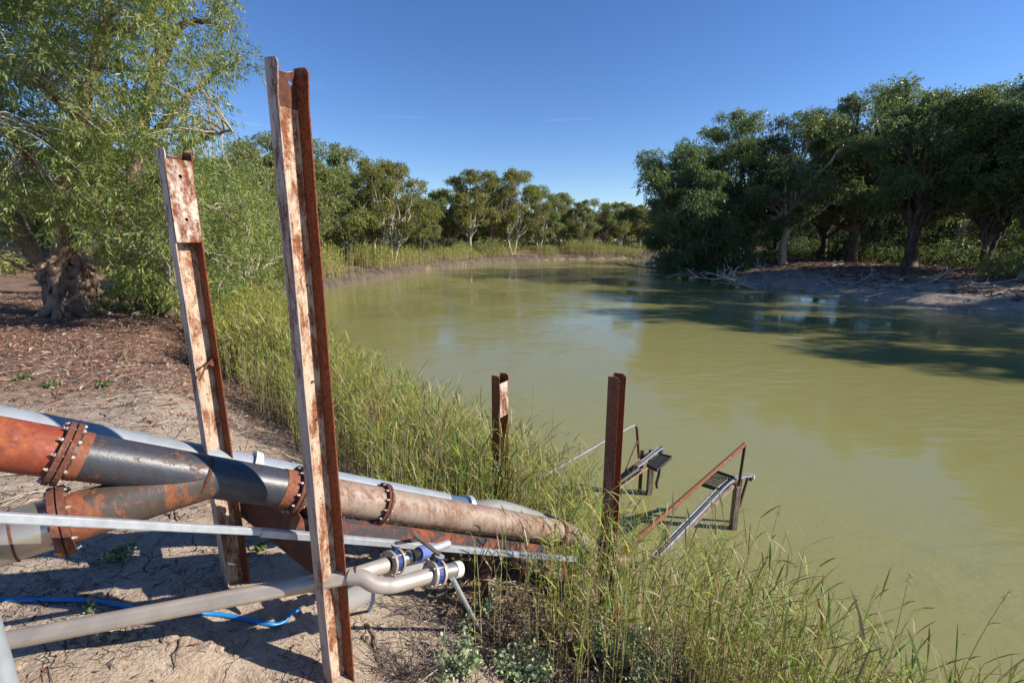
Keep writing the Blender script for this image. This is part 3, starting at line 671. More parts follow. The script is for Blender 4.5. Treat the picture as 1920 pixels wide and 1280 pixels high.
# ------------------------------------------------------------------ rusty channel posts
TW = R(64); PN = np.array([math.sin(TW), -math.cos(TW), 0]); PA = np.array([math.cos(TW), math.sin(TW), 0]); UP = np.array([0, 0, 1.0])
def set_frame(deg):
    global PN, PA
    t = R(deg); PN = np.array([math.sin(t), -math.cos(t), 0]); PA = np.array([math.cos(t), math.sin(t), 0])
def local_bm(bm, o):   # local frame of a post: x across the web, y out of the web face, z up
    Mx = Matrix([[PA[i], PN[i], UP[i], o[i]] for i in range(3)] + [[0, 0, 0, 1]])
    bmesh.ops.transform(bm, matrix=Mx, verts=bm.verts)
def plate_with_holes(outline, holes, y0, y1, mat=0):
    """flat plate in the local x-z plane between y0 and y1 with real round holes"""
    bm = bmesh.new(); ed = []
    def loop(pts):
        vs = [bm.verts.new((x, y0, z)) for x, z in pts]
        for a, b in zip(vs, vs[1:] + vs[:1]): ed.append(bm.edges.new((a, b)))
    loop(outline)
    for hx, hz, r in holes: loop([(hx + r * math.cos(a), hz + r * math.sin(a)) for a in np.arange(12) * math.pi / 6])
    bmesh.ops.triangle_fill(bm, edges=ed, use_beauty=True)
    fs = bm.faces[:]
    r = bmesh.ops.extrude_face_region(bm, geom=fs)
    bmesh.ops.translate(bm, vec=(0, y1 - y0, 0), verts=[v for v in r['geom'] if isinstance(v, bmesh.types.BMVert)])
    bmesh.ops.recalc_face_normals(bm, faces=bm.faces)
    for f in bm.faces: f.material_index = mat
    return bm
def add_bm(mb, bm, o, mat): local_bm(bm, o); from_bm(mb, bm, mat)
def flange_bm(side, zb, zt, lip, W2, FD, TF):
    """one flange: slightly dented along its length, its top corner rounded off"""
    FD = FD * (1.1 if side > 0 else 1.0); bm = bmesh.new(); s = side; x0 = s * (W2 - TF); x1 = s * W2; rows = []; g = np.random.default_rng(int(zt * 1000) + side)
    zs = [zb] + list(np.linspace(zb + .4, zt - .16, 14)) + [zt - .08, zt - .04, zt - .028, zt - .018, zt - .009, zt - .003, zt]
    for z in zs:
        k = 1.0 if z < zt - .04 else 1 - .38 * (max(0.0, z - zt + .04) / .04) ** 2.2
        d = FD * k; b = s * lip * max(0, (z - zt + .22) / .22) ** 2 + g.normal() * .0011
        rows.append([bm.verts.new(p) for p in ((x0, -.009, z), (x0 + s * .003 + b * .4, d * .5, z), (x0 + s * .0045 + b, d, z), (x1 + s * .001 + b, d + .001, z), (x1 + b * .4, d * .5, z), (x1, -.009, z))])
    for a, b in zip(rows, rows[1:]):
        for i in range(6): bm.faces.new((a[i], a[(i + 1) % 6], b[(i + 1) % 6], b[i]))
    bm.faces.new(rows[0]); bm.faces.new(rows[-1][::-1]); bmesh.ops.recalc_face_normals(bm, faces=bm.faces); return bm
def post(x, y, ztop, label, holes, plate=None, bolts=(), W=.139, FD=.07, strip=True, mats=('post_web', 'post_side', 'post_rust')):
    W2 = W / 2; TF = .0095
    g = gz(x, y); t = thing('steel_post', label, 'post', (x, y, g), 'rusty steel channel posts')
    o = np.array([x, y, 0.0]); zb = g - .7
    mb = MB(); wtop = ztop - .022; x1 = W2 - TF - .0004
    U = [(x1, ztop - .012), (x1 * .8, ztop - .024), (x1 * .4, ztop - .033), (0, ztop - .034), (-x1 * .4, ztop - .03), (-x1 * .8, ztop - .018), (-x1, ztop - .005)]
    outl = [(-x1, zb), (x1, zb)] + U
    add_bm(mb, plate_with_holes(outl, holes, -.008, 0.0), o, 0)
    add_bm(mb, flange_bm(-1, zb, ztop, -.016, W2, FD, TF), o, 1); add_bm(mb, flange_bm(1, zb, ztop - .008, .014, W2, FD, TF), o, 2)
    mb.build('channel', [M[q] for q in mats], t)
    cp = MB(); add_bm(cp, plate_with_holes([(-x1 + .001, wtop - .15), (x1 - .001, wtop - .16)] + [(px * .985, pz - .002) for px, pz in U], [h for h in holes if h[1] > wtop - .12], .0012, .0022), o, 0)
    cp.build('bare_rusty_tip', M['dark_rust'], t)
    if strip:  # dark strip added behind the web so its holes read dark
        bk = MB(); add_bm(bk, plate_with_holes([(-W2 * .7, zb), (W2 * .7, zb), (W2 * .7, ztop - .17), (-W2 * .7, ztop - .17)], [], -.03, -.018), o, 0)
        bk.build('hole_darkening_strip', M['dark_rust'], t)
    for hx, hz in bolts:
        b = MB(); c = o + PA * hx + PN * .0005 + UP * hz; tube(b, [c, c + PN * .008], .007, 6); b.build('bolt', M['flange'], t)
    if plate:
        zt, zl, hs = plate; p = MB()
        add_bm(p, plate_with_holes([(-W2 * .97, zl), (W2 * .97, zl), (W2 * .97, zt), (-W2 * .97, zt)], hs, FD + .003, FD + .011), o, 0)
        p.build('cover_plate', M['post_plate'], t)
    return t, o
def on_web(px, py, x, y):   # local (across, height) where a photo line meets the post's web
    r = ray(px, py); d = np.array([x, y, HC]) - CAM; k = (d[0] * PN[0] + d[1] * PN[1]) / (r[0] * PN[0] + r[1] * PN[1]); p = CAM + r * k
    return (p[0] - x) * PA[0] + (p[1] - y) * PA[1], p[2]
P1 = (-1.03, 2.22); P2 = (-1.885, 2.72); P3 = (-.165, 4.78); P4 = (.95, 4.22)
set_frame(55); z1 = HC + .752
def H1(px, py, r): a, b = on_web(px, py, *P1); return (max(-.045, min(.035, a)), min(b, z1 - .034 - (.016 if r < .008 else .040)), r)
h1 = [H1(541, 150, .011), H1(541, 134, .0045)] + [H1(*q) for q in [(543, 197, .0095), (551, 330, .009), (558, 432, .004), (564, 479, .006), (569, 535, .007), (582, 820, .0045), (598, 934, .005), (616, 1058, .006)]]
t1, o1 = post(*P1, z1, 'tallest and nearest rusty post, running from the bare clay to above the treeline', h1, bolts=[H1(*q, 0)[:2] for q in [(545, 251), (554, 366), (573, 588), (580, 715), (589, 785)]])
t1.rotation_euler.y = .0085
set_frame(55); z2 = HC + .485
t2, o2 = post(*P2, z2, 'leaning rusty post with a white flaking plate, standing on clay behind the big pipes',
              [(.0, on_web(395, 737, *P2)[1], .005)], (z2 - .06, z2 - .50, [(0, z2 - .145, .009), (.0, z2 - .375, .009)]), W=.132, FD=.066)
lg = MB(); zz = on_web(384, 675, *P2)[1]; c0 = o2 + UP * zz + PN * .012; tube(lg, smooth_path([c0 + PA * .05, c0 + PN * .04 + PA * .03, c0 + PN * .08 + PA * -.02 - UP * .02, c0 + PN * .1 - PA * .07 - UP * .09], 5), .006, 6)
tube(lg, [c0 + PA * .04 - UP * .02, c0 + PA * .04 + PN * .03 - UP * .02], .017, 8); lg.build('bent_rod', M['flange'], t2)
set_frame(57); z3 = HC - 1.405; z4 = HC - 1.245
t3, o3 = post(*P3, z3, 'short rusty post with a small white plate rising out of the reeds', [], (z3 - .08, z3 - .46, [(0, z3 - .15, .009), (0, z3 - .39, .009)]), W=.165, FD=.085, strip=False, mats=('post_web', 'post_rust', 'post_rust'))
set_frame(60); t4, o4 = post(*P4, z4, 'bare dark brown post without plate, beside the far end of the brown pipe', [], W=.18, FD=.10, strip=False, mats=('post_rust', 'brown_post', 'post_rust'))
set_frame(64)

# ------------------------------------------------------------------ the big river pipeline
AX0 = atd(0, 831, 1.96); AX1 = atd(1040, 995, 4.38); AXD = unit(AX1 - AX0)
def on_axis(px):   # point of the pipe axis seen at photo column px
    # x/d = u -> solve for s
    u = (px - 960) / F
    fw = np.array([0, math.cos(PITCH), -math.sin(PITCH)])
    a = AX0 - CAM; s = (u * (a @ fw) - a[0]) / (AXD[0] - u * (AXD @ fw)); return AX0 + AXD * s
RP = .1095
pl = thing('pipeline', 'big rusty river pipeline of red, black and brown bolted sections with a lower side branch', 'pipe', (AX0[0], AX0[1], gz(AX0[0], AX0[1])))
def section(name, p, q, mat, r=RP, lab=None, n=28):
    mb = MB(); P = np.linspace(0, 1, 6)[:, None] * (np.asarray(q) - p) + p; tube(mb, P, r, n); o = mb.build(name, M[mat], pl, True)
    if lab: o['label'] = lab
    return o
def sharp(o):
    o.data.polygons.foreach_get
    m = o.modifiers.new('split', 'EDGE_SPLIT'); m.split_angle = R(40); return o
def disc(mb, c, d, r0, r1, th, n=28, mat=0):
    d = unit(d); A, B, _ = frames([c, c + d]); A, B = A[0], B[0]; a = np.arange(n) * 2 * math.pi / n
    ring = lambda r, h: c + d * h + (A * np.cos(a)[:, None] + B * np.sin(a)[:, None]) * r
    V = np.concatenate([ring(r0, 0), ring(r1, 0), ring(r1, th), ring(r0, th)]); j = np.arange(n); k = (j + 1) % n; f = []
    for q in range(4): a0 = q * n; b0 = ((q + 1) % 4) * n; f.append(np.stack([a0 + j, a0 + k, b0 + k, b0 + j], -1))
    mb.add(V, np.concatenate(f), mat); return A, B
bolt_me = {}
def flange(parent, c, d, r_pipe, r_out, th, nb, mat='flange', gap=.006, bolts=True, name='flange', lab=None, twist=0.0, bm_='bolt'):
    """two bolted rings; every bolt is a sub-part"""
    d = unit(d); mb = MB(); c = np.asarray(c)
    A, B = disc(mb, c - d * (gap / 2 + th), d, r_pipe - .004, r_out, th); disc(mb, c + d * gap / 2, d, r_pipe - .004, r_out, th); disc(mb, c - d * gap / 2, d, r_pipe - .002, r_out - .014, gap)
    o = mb.build(name, M[mat], parent)
    if lab: o['label'] = lab
    if bolts:
        rb = (r_pipe + r_out) / 2 + .003
        for k in range(nb):
            a = 2 * math.pi * (k + .5) / nb + twist; p = c + (A * math.cos(a) + B * math.sin(a)) * rb; b = MB()
            e = gap / 2 + th
            tube(b, [p - d * (e + .009), p - d * e], .0085, 6); tube(b, [p + d * e, p + d * (e + .009)], .0085, 6)
            tube(b, [p - d * (e + .018), p + d * (e + .012)], .0048, 6)
            b.build('bolt', M[bm_], o)
    return o
def inset(o): return o
back = AX0 - AXD * 2.6
f1, f2, f3 = on_axis(119), on_axis(556), on_axis(714)
e1 = on_axis(1045)
sharp(section('pipe_section', back, f1 - AXD * .01, 'red_pipe', lab='red oxide pipe section'))
sharp(section('pipe_section', f1 + AXD * .01, f2 - AXD * .01, 'black_pipe', RP - .002, 'black coated pipe section'))
# rusty weld zones by the flanges
sharp(section('collar', f1 + AXD * .034, f1 + AXD * .075, 'orange_rust', RP + .0012)); sharp(section('collar', f2 - AXD * .10, f2 - AXD * .03, 'orange_rust', RP + .0012))
sharp(section('pipe_section', f2 + AXD * .01, f3 - AXD * .01, 'brown_pipe', RP - .001, 'reddish brown pipe section'))
sharp(section('pipe_section', f3 + AXD * .01, e1, 'brown_pipe', RP - .001, 'long dusty brown pipe section'))
flange(pl, f1, AXD, RP, .142, .022, 12); flange(pl, f2, AXD, RP, .142, .02, 12, twist=.1); flange(pl, f3, AXD, RP, .136, .016, 12, twist=.2)
# bend at the lower end and the short pipe dipping into the reeds
dn = unit(AXD * .75 + np.array([.25, .1, -.42])); mb = MB(); P = smooth_path([e1, e1 + AXD * .10, e1 + AXD * .16 + dn * .08, e1 + AXD * .16 + dn * 1.3], 6); tube(mb, P, RP - .012, 24); sharp(mb.build('bend', M['brown_pipe'], pl, True))
mb = MB(); disc(mb, e1 - AXD * .02, AXD, RP - .01, RP + .012, .05); mb.build('coupling_ring', M['dark_rust'], pl)
# side branch of the wye
B0 = on_axis(395); B1 = atd(0, 1010, 1.97); BD = unit(B1 - B0); fb = B0 + BD * 0
def on_line(p, d, px):
    u = (px - 960) / F; fw = np.array([0, math.cos(PITCH), -math.sin(PITCH)]); a = p - CAM; s = (u * (a @ fw) - a[0]) / (d[0] - u * (d @ fw)); return p + d * s
fb = on_line(B0, BD, 116)
sharp(section('branch_pipe', B0, fb - BD * .01, 'wye_pipe', RP + .002, 'rust streaked branch pipe')); sharp(section('collar', fb - BD * .085, fb - BD * .03, 'orange_rust', RP + .0035))
sharp(section('branch_pipe', fb + BD * .01, B1 + BD * 2.2, 'stain_pipe', RP + .003, 'dull stainless branch pipe'))
wb = MB(); c = on_line(B0, BD, 30); disc(wb, c, BD, RP - .006, RP + .0065, .008); wb.build('weld_seam', M['flange'], pl)
flange(pl, fb, BD, RP + .002, .158, .025, 12, lab='bolted flange with a pale worn rim')
# saddle ring between the two legs of the wye
mb = MB(); c = on_axis(388); P = [c + (np.cos(a) * unit(np.cross(AXD, UP)) + np.sin(a) * unit(np.cross(np.cross(AXD, UP), AXD))) * (RP + .0005) + BD * .02 for a in np.linspace(-1.2, 1.4, 12)]
tube(mb, wob(P, np.random.default_rng(2), .002), .010, 8); mb.build('weld_seam', M['dark_rust'], pl)

# ------------------------------------------------------------------ galvanised pipe behind it
GR = .10; g0 = atd(0, 797, 2.40); g1 = atd(850, 949, 4.02); GD = unit(g1 - g0)
gp = thing('galvanised_pipe', 'smooth light grey galvanised pipe running behind the rusty pipeline', 'pipe', (g0[0], g0[1], gz(g0[0], g0[1])))
mb = MB(); tube(mb, [g0 - GD * 2.6, g0, on_line(g0, GD, 835)], GR, 28); sharp(mb.build('pipe', M['gal_pipe'], gp, True))
c = on_line(g0, GD, 473); mb = MB(); disc(mb, c - GD * .02, GD, GR - .004, GR + .028, .022); disc(mb, c + GD * .006, GD, GR - .004, GR + .022, .02); mb.build('clamp_ring', M['pale_pipe'], gp)
mb = MB(); a = on_line(g0, GD, 828); b = on_line(g0, GD, 872); tube(mb, [a, b], GR - .008, 24); sharp(mb.build('coupling', M['navy'], gp, True))
mb = MB(); disc(mb, b - GD * .01, GD, GR - .03, GR + .018, .05); sharp(mb.build('coupling_ring', M['gal'], gp))
mb = MB(); P = smooth_path([b + GD * .03, atd(930, 952, 4.22), atd(985, 966, 4.5), atd(1060, 992, 5.0), atd(1120, 1030, 5.5)], 24); r = .068 + .009 * np.cos(np.arange(len(P)) * math.pi)
tube(mb, P, r, 16); mb.build('suction_hose', M['hose'], gp, True)

# ------------------------------------------------------------------ beam, bracket plate, square rail
bm0 = atd(556, 979, 2.72); bm1 = atd(1040, 1030, 4.45); sb = thing('support_beam', 'rusty red and black steel beam carrying the brown pipe', 'beam', (bm0[0], bm0[1], gz(bm0[0], bm0[1])))
mb = MB(); barbox(mb, bm0, bm1, .08, .085, bev=.005); mb.build('beam', M['beam_top'], sb)
mb = MB(); d = unit(bm1 - bm0); barbox(mb, bm0 - d * .012, bm0 - d * .003, .10, .10); mb.build('end_plate', M['orange_rust'], sb)
leg = MB(); q = bm0 + (bm1 - bm0) * .62; barbox(leg, q - UP * .054, np.array([q[0], q[1], gz(q[0], q[1]) - .3]), .06, .06, (1, 0, 0)); leg.build('leg', M['dark_rust'], sb)
def in_plane(px, py, p, nrm): r = ray(px, py); return CAM + r * ((np.asarray(p) - CAM) @ nrm / (r @ nrm))
pd = unit(np.array([P1[0] - P2[0], P1[1] - P2[1], 0])); pn = np.array([pd[1], -pd[0], 0]); pp = np.array([P2[0], P2[1], 0]) + pn * -.11
poly = [(408, 941), (565, 944), (592, 960), (604, 1088), (598, 1086), (585, 1074), (457, 970), (415, 962)]
W = np.array([in_plane(a, b, pp, pn) for a, b in poly]); n = len(W); mb = MB(); V = np.concatenate([W + pn * .005, W - pn * .005])
mb.add(V, [list(range(n))]); mb.add(V, [list(range(2 * n - 1, n - 1, -1))]); j = np.arange(n); k = (j + 1) % n; mb.add(V, np.stack([j, j + n, k + n, k], -1))
bp = mb.build('bracket_plate', M['dark_rust']); tag(bp, 'rusty triangular steel plate bridging the two near posts under the black pipe', 'steel plate')
r0, r1, r2 = atd(-60, 966, 1.62), atd(489, 996, 2.50), atd(1080, 1048, 4.28)
sr = thing('square_rail', 'thin galvanised square tube rail crossing in front of the pipes', 'rail', (r0[0], r0[1], gz(r0[0], r0[1])))
mb = MB(); barbox(mb, r0, r1, .03, .036, bev=.004); mb.build('rail_tube', M['gal'], sr)
mb = MB(); d = unit(r2 - r1); barbox(mb, r1 - d * .0 + np.array([0, 0, -.004]), r2, .037, .042, bev=.004); mb.build('rail_tube', M['gal'], sr)

# ------------------------------------------------------------------ small grey pipe with its two valves
PR = .0445
m0 = atd(-40, 1210, 2.28); m1 = atd(672, 1076, 2.62); MD = unit(m1 - m0)
mf = thing('valve_manifold', 'grey steel pipe low over the clay ending in two blue lever valves', 'valve manifold', (m1[0], m1[1], gz(m1[0], m1[1])))
def mtube(name, pts, r, mat, n=20, k=None):
    mb = MB(); tube(mb, pts, r, n); o = sharp(mb.build(name, M[mat], mf, True)); return o
v1 = atd(736, 1054, 2.84); u1 = atd(770, 1043, 2.92); v2 = atd(815, 1075, 2.84); en = atd(857, 1067, 2.97)
mtube('pipe', [m0, m1, atd(722, 1059, 2.79)], PR, 'grey_pipe')
mb = MB(); P = smooth_path([atd(655, 1080, 2.60), atd(680, 1083, 2.60), atd(700, 1094, 2.60), atd(722, 1097, 2.62), atd(748, 1094, 2.66), atd(806, 1078, 2.81)], 8); tube(mb, P, PR, 20); sharp(mb.build('elbow_pipe', M['grey_pipe'], mf, True))
for px, py, dd in ((668, 1077, 2.61), (708, 1066, 2.74)):
    mb = MB(); c = atd(px, py, dd); disc(mb, c, MD, PR - .003, PR + .0025, .006); mb.build('weld_seam', M['flange'], mf)
mb = MB(); c = atd(735, 1096, 2.64); disc(mb, c, unit(v2 - c), PR - .003, PR + .0025, .006); mb.build('weld_seam', M['flange'], mf)
def valve(c, d, lev_px, lab):
    d = unit(d); mb = MB(); disc(mb, c - d * .04, d, PR - .003, .078, .016); disc(mb, c + d * .024, d, PR - .003, .078, .016); o = mb.build('flange', M['grey_pipe'], mf)
    b = MB(); disc(b, c - d * .022, d, .02, .066, .044, 20); s = unit(np.cross(np.cross(d, UP), d)); tube(b, [c + s * .06, c + s * .10], .016, 10); tube(b, [c + s * .096, c + s * .108], .028, 10)
    vb = b.build('valve_body', M['bluevalve'], mf); vb['label'] = lab
    top = c + s * .118; e = atd(*lev_px); l = MB(); barbox(l, top, top + (e - top) * .66, .026, .010); barbox(l, top + (e - top) * .6, top + (e - top) * 1.25, .03, .018, bev=.004); lv = l.build('lever', M['lever'], vb); 
    tr = MB(); disc(tr, c + s * .108, s, .006, .032, .005, 14); tr.build('notch_plate', M['gal'], vb)
    for a in np.arange(4) * math.pi / 2 + .6:
        A, B, _ = frames([c, c + d]); p = c + (A[0] * math.cos(a) + B[0] * math.sin(a)) * .069; bb = MB(); tube(bb, [p - d * .055, p + d * .055], .006, 6); bb.build('bolt', M['bolt'], o)
valve(v1, v1 - m1, (780, 1011, 2.92), 'blue valve body with its lever pointing right')
valve(v2, en - v2, (786, 1009, 2.86), 'blue valve body with its lever pointing up')
mtube('outlet_pipe', [v1 + unit(v1 - m1) * .03, u1], PR * .95, 'stain_pipe'); u2 = u1 + unit(v1 - m1) * .07
mb = MB(); tube(mb, [u1, u1 + (u2 - u1) * .5, u2], [PR * .95, PR * .7, PR * .62], 16); mb.build('reducer', M['black'], mf, True)
mb = MB(); tube(mb, [u2, u2 + unit(v1 - m1) * .085], PR * 1.0, 12); mb.build('union_nut', M['bluecap'], mf)
mtube('outlet_pipe', [u2 + unit(v1 - m1) * .08, u2 + unit(v1 - m1) * .30], PR * .62, 'gal')
mtube('outlet_pipe', [v2 + unit(en - v2) * .03, en], PR, 'stain_pipe')
mb = MB(); disc(mb, en - unit(en - v2) * .03, en - v2, PR - .002, PR + .006, .05); mb.build('end_cap', M['pale_pipe'], mf)
s0 = atd(848, 1083, 2.9); s1 = hit(905, 1172); s1 = s1 - UP * .1
mtube('prop_leg', [s0, s1], .016, 'gal', 12)
fp0 = hit(645, 1122, .10); fp1 = atd(800, 1046, 3.45); fd = unit(fp1 - fp0); mb = MB(); fp0 = fp0 - UP * .02
P = [fp0 - fd * .25 , fp0, fp1]; tube(mb, P, .088, 24)
fo = sharp(mb.build('plastic_pipe', M['pale_pipe'], None, True)); tag(fo, 'fat pale pipe lying on the bank under the blue valves', 'pipe')

# hoses, cable, corner post
def hose(name, pts, r, mat, label, cat, n=10):
    mb = MB(); tube(mb, smooth_path(pts, 8), r, n); o = mb.build(name, M[mat], None, True); return tag(o, label, cat)
hp = [(-60, 1120), (40, 1124), (130, 1124), (200, 1129), (250, 1140), (330, 1148), (400, 1150), (450, 1158), (500, 1168), (522, 1170)]
hose('blue_hose', [hit(a, b, .014) for a, b in hp] + [hit(538, 1160, .03), hit(545, 1148, .05), hit(562, 1143, .04)], .0135, 'blue', 'long bright blue hose lying across the cracked clay', 'hose')
q = hit(691, 1146, -.03); top = atd(700, 1104, 2.66); hose('blue_hose', [top + UP * .03, top, (q + top) / 2 + np.array([.012, 0, 0]), q], .012, 'blue', 'short blue hose hanging from the elbow pipe into the soil', 'hose')
hose('cable', [hit(a, b, .012) for a, b in [(150, 684), (200, 682), (260, 680), (320, 680), (372, 682)]], .014, 'black', 'thin dark cable lying over the leaf litter left of the second post', 'cable', 6)
cx, cy = atd(-18, 1190, 1.75)[:2]; cg = gz(cx, cy); mb = MB(); cz = 3.15; tube(mb, [(cx, cy, cg - .4), (cx, cy, cz)], .038, 24); disc(mb, np.array([cx, cy, cz]), UP, .0, .040, .012)
tag(sharp(mb.build('galvanised_post', M['gal_pipe'], None, True)), 'round galvanised post cut by the lower left corner of the photo', 'post')

# ------------------------------------------------------------------ two small pump platforms over the water
def rod(name, pts, r, mat, par, n=10): mb = MB(); tube(mb, pts, r, n); return mb.build(name, M[mat], par, True)
def bar(name, p, q, w, h, mat, par, up=(0, 0, 1)): mb = MB(); barbox(mb, p, q, w, h, up, bev=min(w, h) * .12); return mb.build(name, M[mat], par)
def grating(c4, par, n=9):
    a, b, c, d = [np.asarray(q, float) for q in c4]; mb = MB()
    for p, q in ((a, b), (b, c), (c, d), (d, a)): barbox(mb, p, q, .012, .05)
    for i in range(1, n): t = i / n; barbox(mb, a + (b - a) * t, d + (c - d) * t, .008, .018)
    for i in range(1, 6): t = i / 6; barbox(mb, a + (d - a) * t - UP * .012, b + (c - b) * t - UP * .012, .01, .01)
    mb.build('grating', M['black_steel'], par)
ya = 6.1; base = atz(1376, 992, 0); pa = thing('pump_platform', 'nearer pump platform with a long sloping rusty handrail and a steel grating', 'platform', (base[0], base[1], 0), 'small pump platforms over the water')
rb = atd(1163, 1037, 4.95); rt = aty(1397, 832, 6.12)
rod('handrail', [rb - unit(rt - rb) * .5, rb, rt], .030, 'orange_rust', pa, 6)
rod('rail_post', [rt - UP * .01, aty(1384, 918, 6.14)], .021, 'dark_rust', pa, 8)
zt = .80
grating([atz(1343, 884, zt), atz(1377, 896, zt), atz(1350, 919, zt), atz(1313, 907, zt)], pa)
c0 = atd(1225, 1045, 5.0); c1 = aty(1362, 905, 6.05); c2 = aty(1408, 892, 6.45)
bar('stringer', c0 - UP * .055, aty(1375, 905, 6.1) - UP * .05, .045, .045, 'wood', pa)
sd = unit(np.cross(c1 - c0, UP))
for k, (mt, nm) in enumerate((('conduit', 'conduit'), ('black', 'cable'), ('conduit', 'conduit'))):
    o_ = sd * (k - 1) * .034; rod(nm, smooth_path([c0 + o_, (c0 + c1) / 2 + o_, c1 + o_, (c1 + c2) / 2 + UP * .035 + o_ * .8, c2 + o_ * .6, c2 + np.array([.02, .05, -.10]) + o_ * .5], 6), .015, mt, pa, 8)
mb = MB(); tube(mb, [c2 - sd * .05, c2 + sd * .05], .03, 10); mb.build('conduit_clamp', M['pale_pipe'], pa)
pz = atz(1374, 990, 0); bar('support_post', np.array([pz[0], pz[1], -1.2]), np.array([pz[0], pz[1], .70]), .085, .10, 'wood', pa, (0, 1, 0))
bar('support_post', np.array([pz[0] + .12, pz[1] + .16, -1.2]), np.array([pz[0] + .12, pz[1] + .16, .72]), .03, .05, 'dark_rust', pa, (0, 1, 0))
q = aty(1402, 895, 6.3); bar('brace', q, np.array([pz[0] + .13, pz[1] + .14, .25]), .03, .03, 'dark_rust', pa)
bar('cross_beam', aty(1345, 922, 6.0) , aty(1388, 904, 6.25), .05, .05, 'dark_rust', pa)
# farther platform
bs = atz(1212, 926, 0); pb = thing('pump_platform', 'farther pump platform with a pale bent handrail, partly behind the dark brown post', 'platform', (bs[0], bs[1], 0), 'small pump platforms over the water')
P = [aty(1010, 897, 5.3), aty(1040, 880, 5.5), aty(1180, 801, 6.75), aty(1190, 797, 6.85), aty(1194, 801, 6.88), aty(1198, 858, 6.9)]
mb = MB(); tube(mb, P[:4], .019, 10); o = mb.build('handrail', M['hose'], pb, True)
rod('rail_post', [P[3], P[4], P[5]], .021, 'dark_rust', pb); rod('brace', [aty(1172, 884, 6.55), aty(1196, 824, 6.89)], .012, 'orange_rust', pb)
bar('stringer', aty(1150, 905, 6.2), aty(1214, 856, 7.0), .05, .06, 'orange_rust', pb); bar('stringer', aty(1155, 916, 6.15), aty(1243, 854, 7.1), .04, .05, 'brown_pipe', pb)
for k, mt in enumerate(('conduit', 'black', 'conduit')):
    o_ = np.array([.03, -.01, 0]) * (k - 1); rod('conduit' if mt == 'conduit' else 'cable', smooth_path([aty(1140, 918, 6.1) + o_ + UP * .05, aty(1195, 878, 6.7) + o_ + UP * .05, aty(1226, 853, 7.0) + o_ + UP * .05, aty(1239, 841, 7.2) + o_ + UP * .02], 6), .014, mt, pb, 8)
zb_ = .95
grating([atz(1236, 852, zb_), atz(1259, 857, zb_), atz(1231, 881, zb_), atz(1213, 872, zb_)], pb)
bar('pump_box', aty(1208, 858, 6.95), aty(1221, 852, 7.05), .08, .07, 'dark_rust', pb); rod('stub_pipe', [aty(1219, 855, 7.02), aty(1219, 843, 7.02)], .022, 'dark_rust', pb)
for px, mt, w_ in ((1199, 'dark_rust', .05), (1217, 'wood', .09)):
    q = atz(px, 926, 0); bar('support_post', np.array([q[0], q[1], -1.2]), np.array([q[0], q[1], .80]), w_, w_, mt, pb, (0, 1, 0))
rod('hanging_hose', smooth_path([aty(1238, 862, 7.15), aty(1236, 885, 7.15), aty(1231, 905, 7.15), aty(1232, 914, 7.15)], 5), .022, 'black', pb); mb = MB(); tube(mb, [aty(1239, 838, 7.2), aty(1239, 850, 7.2)], .045, 10); mb.build('cable_drum', M['navy'], pb)

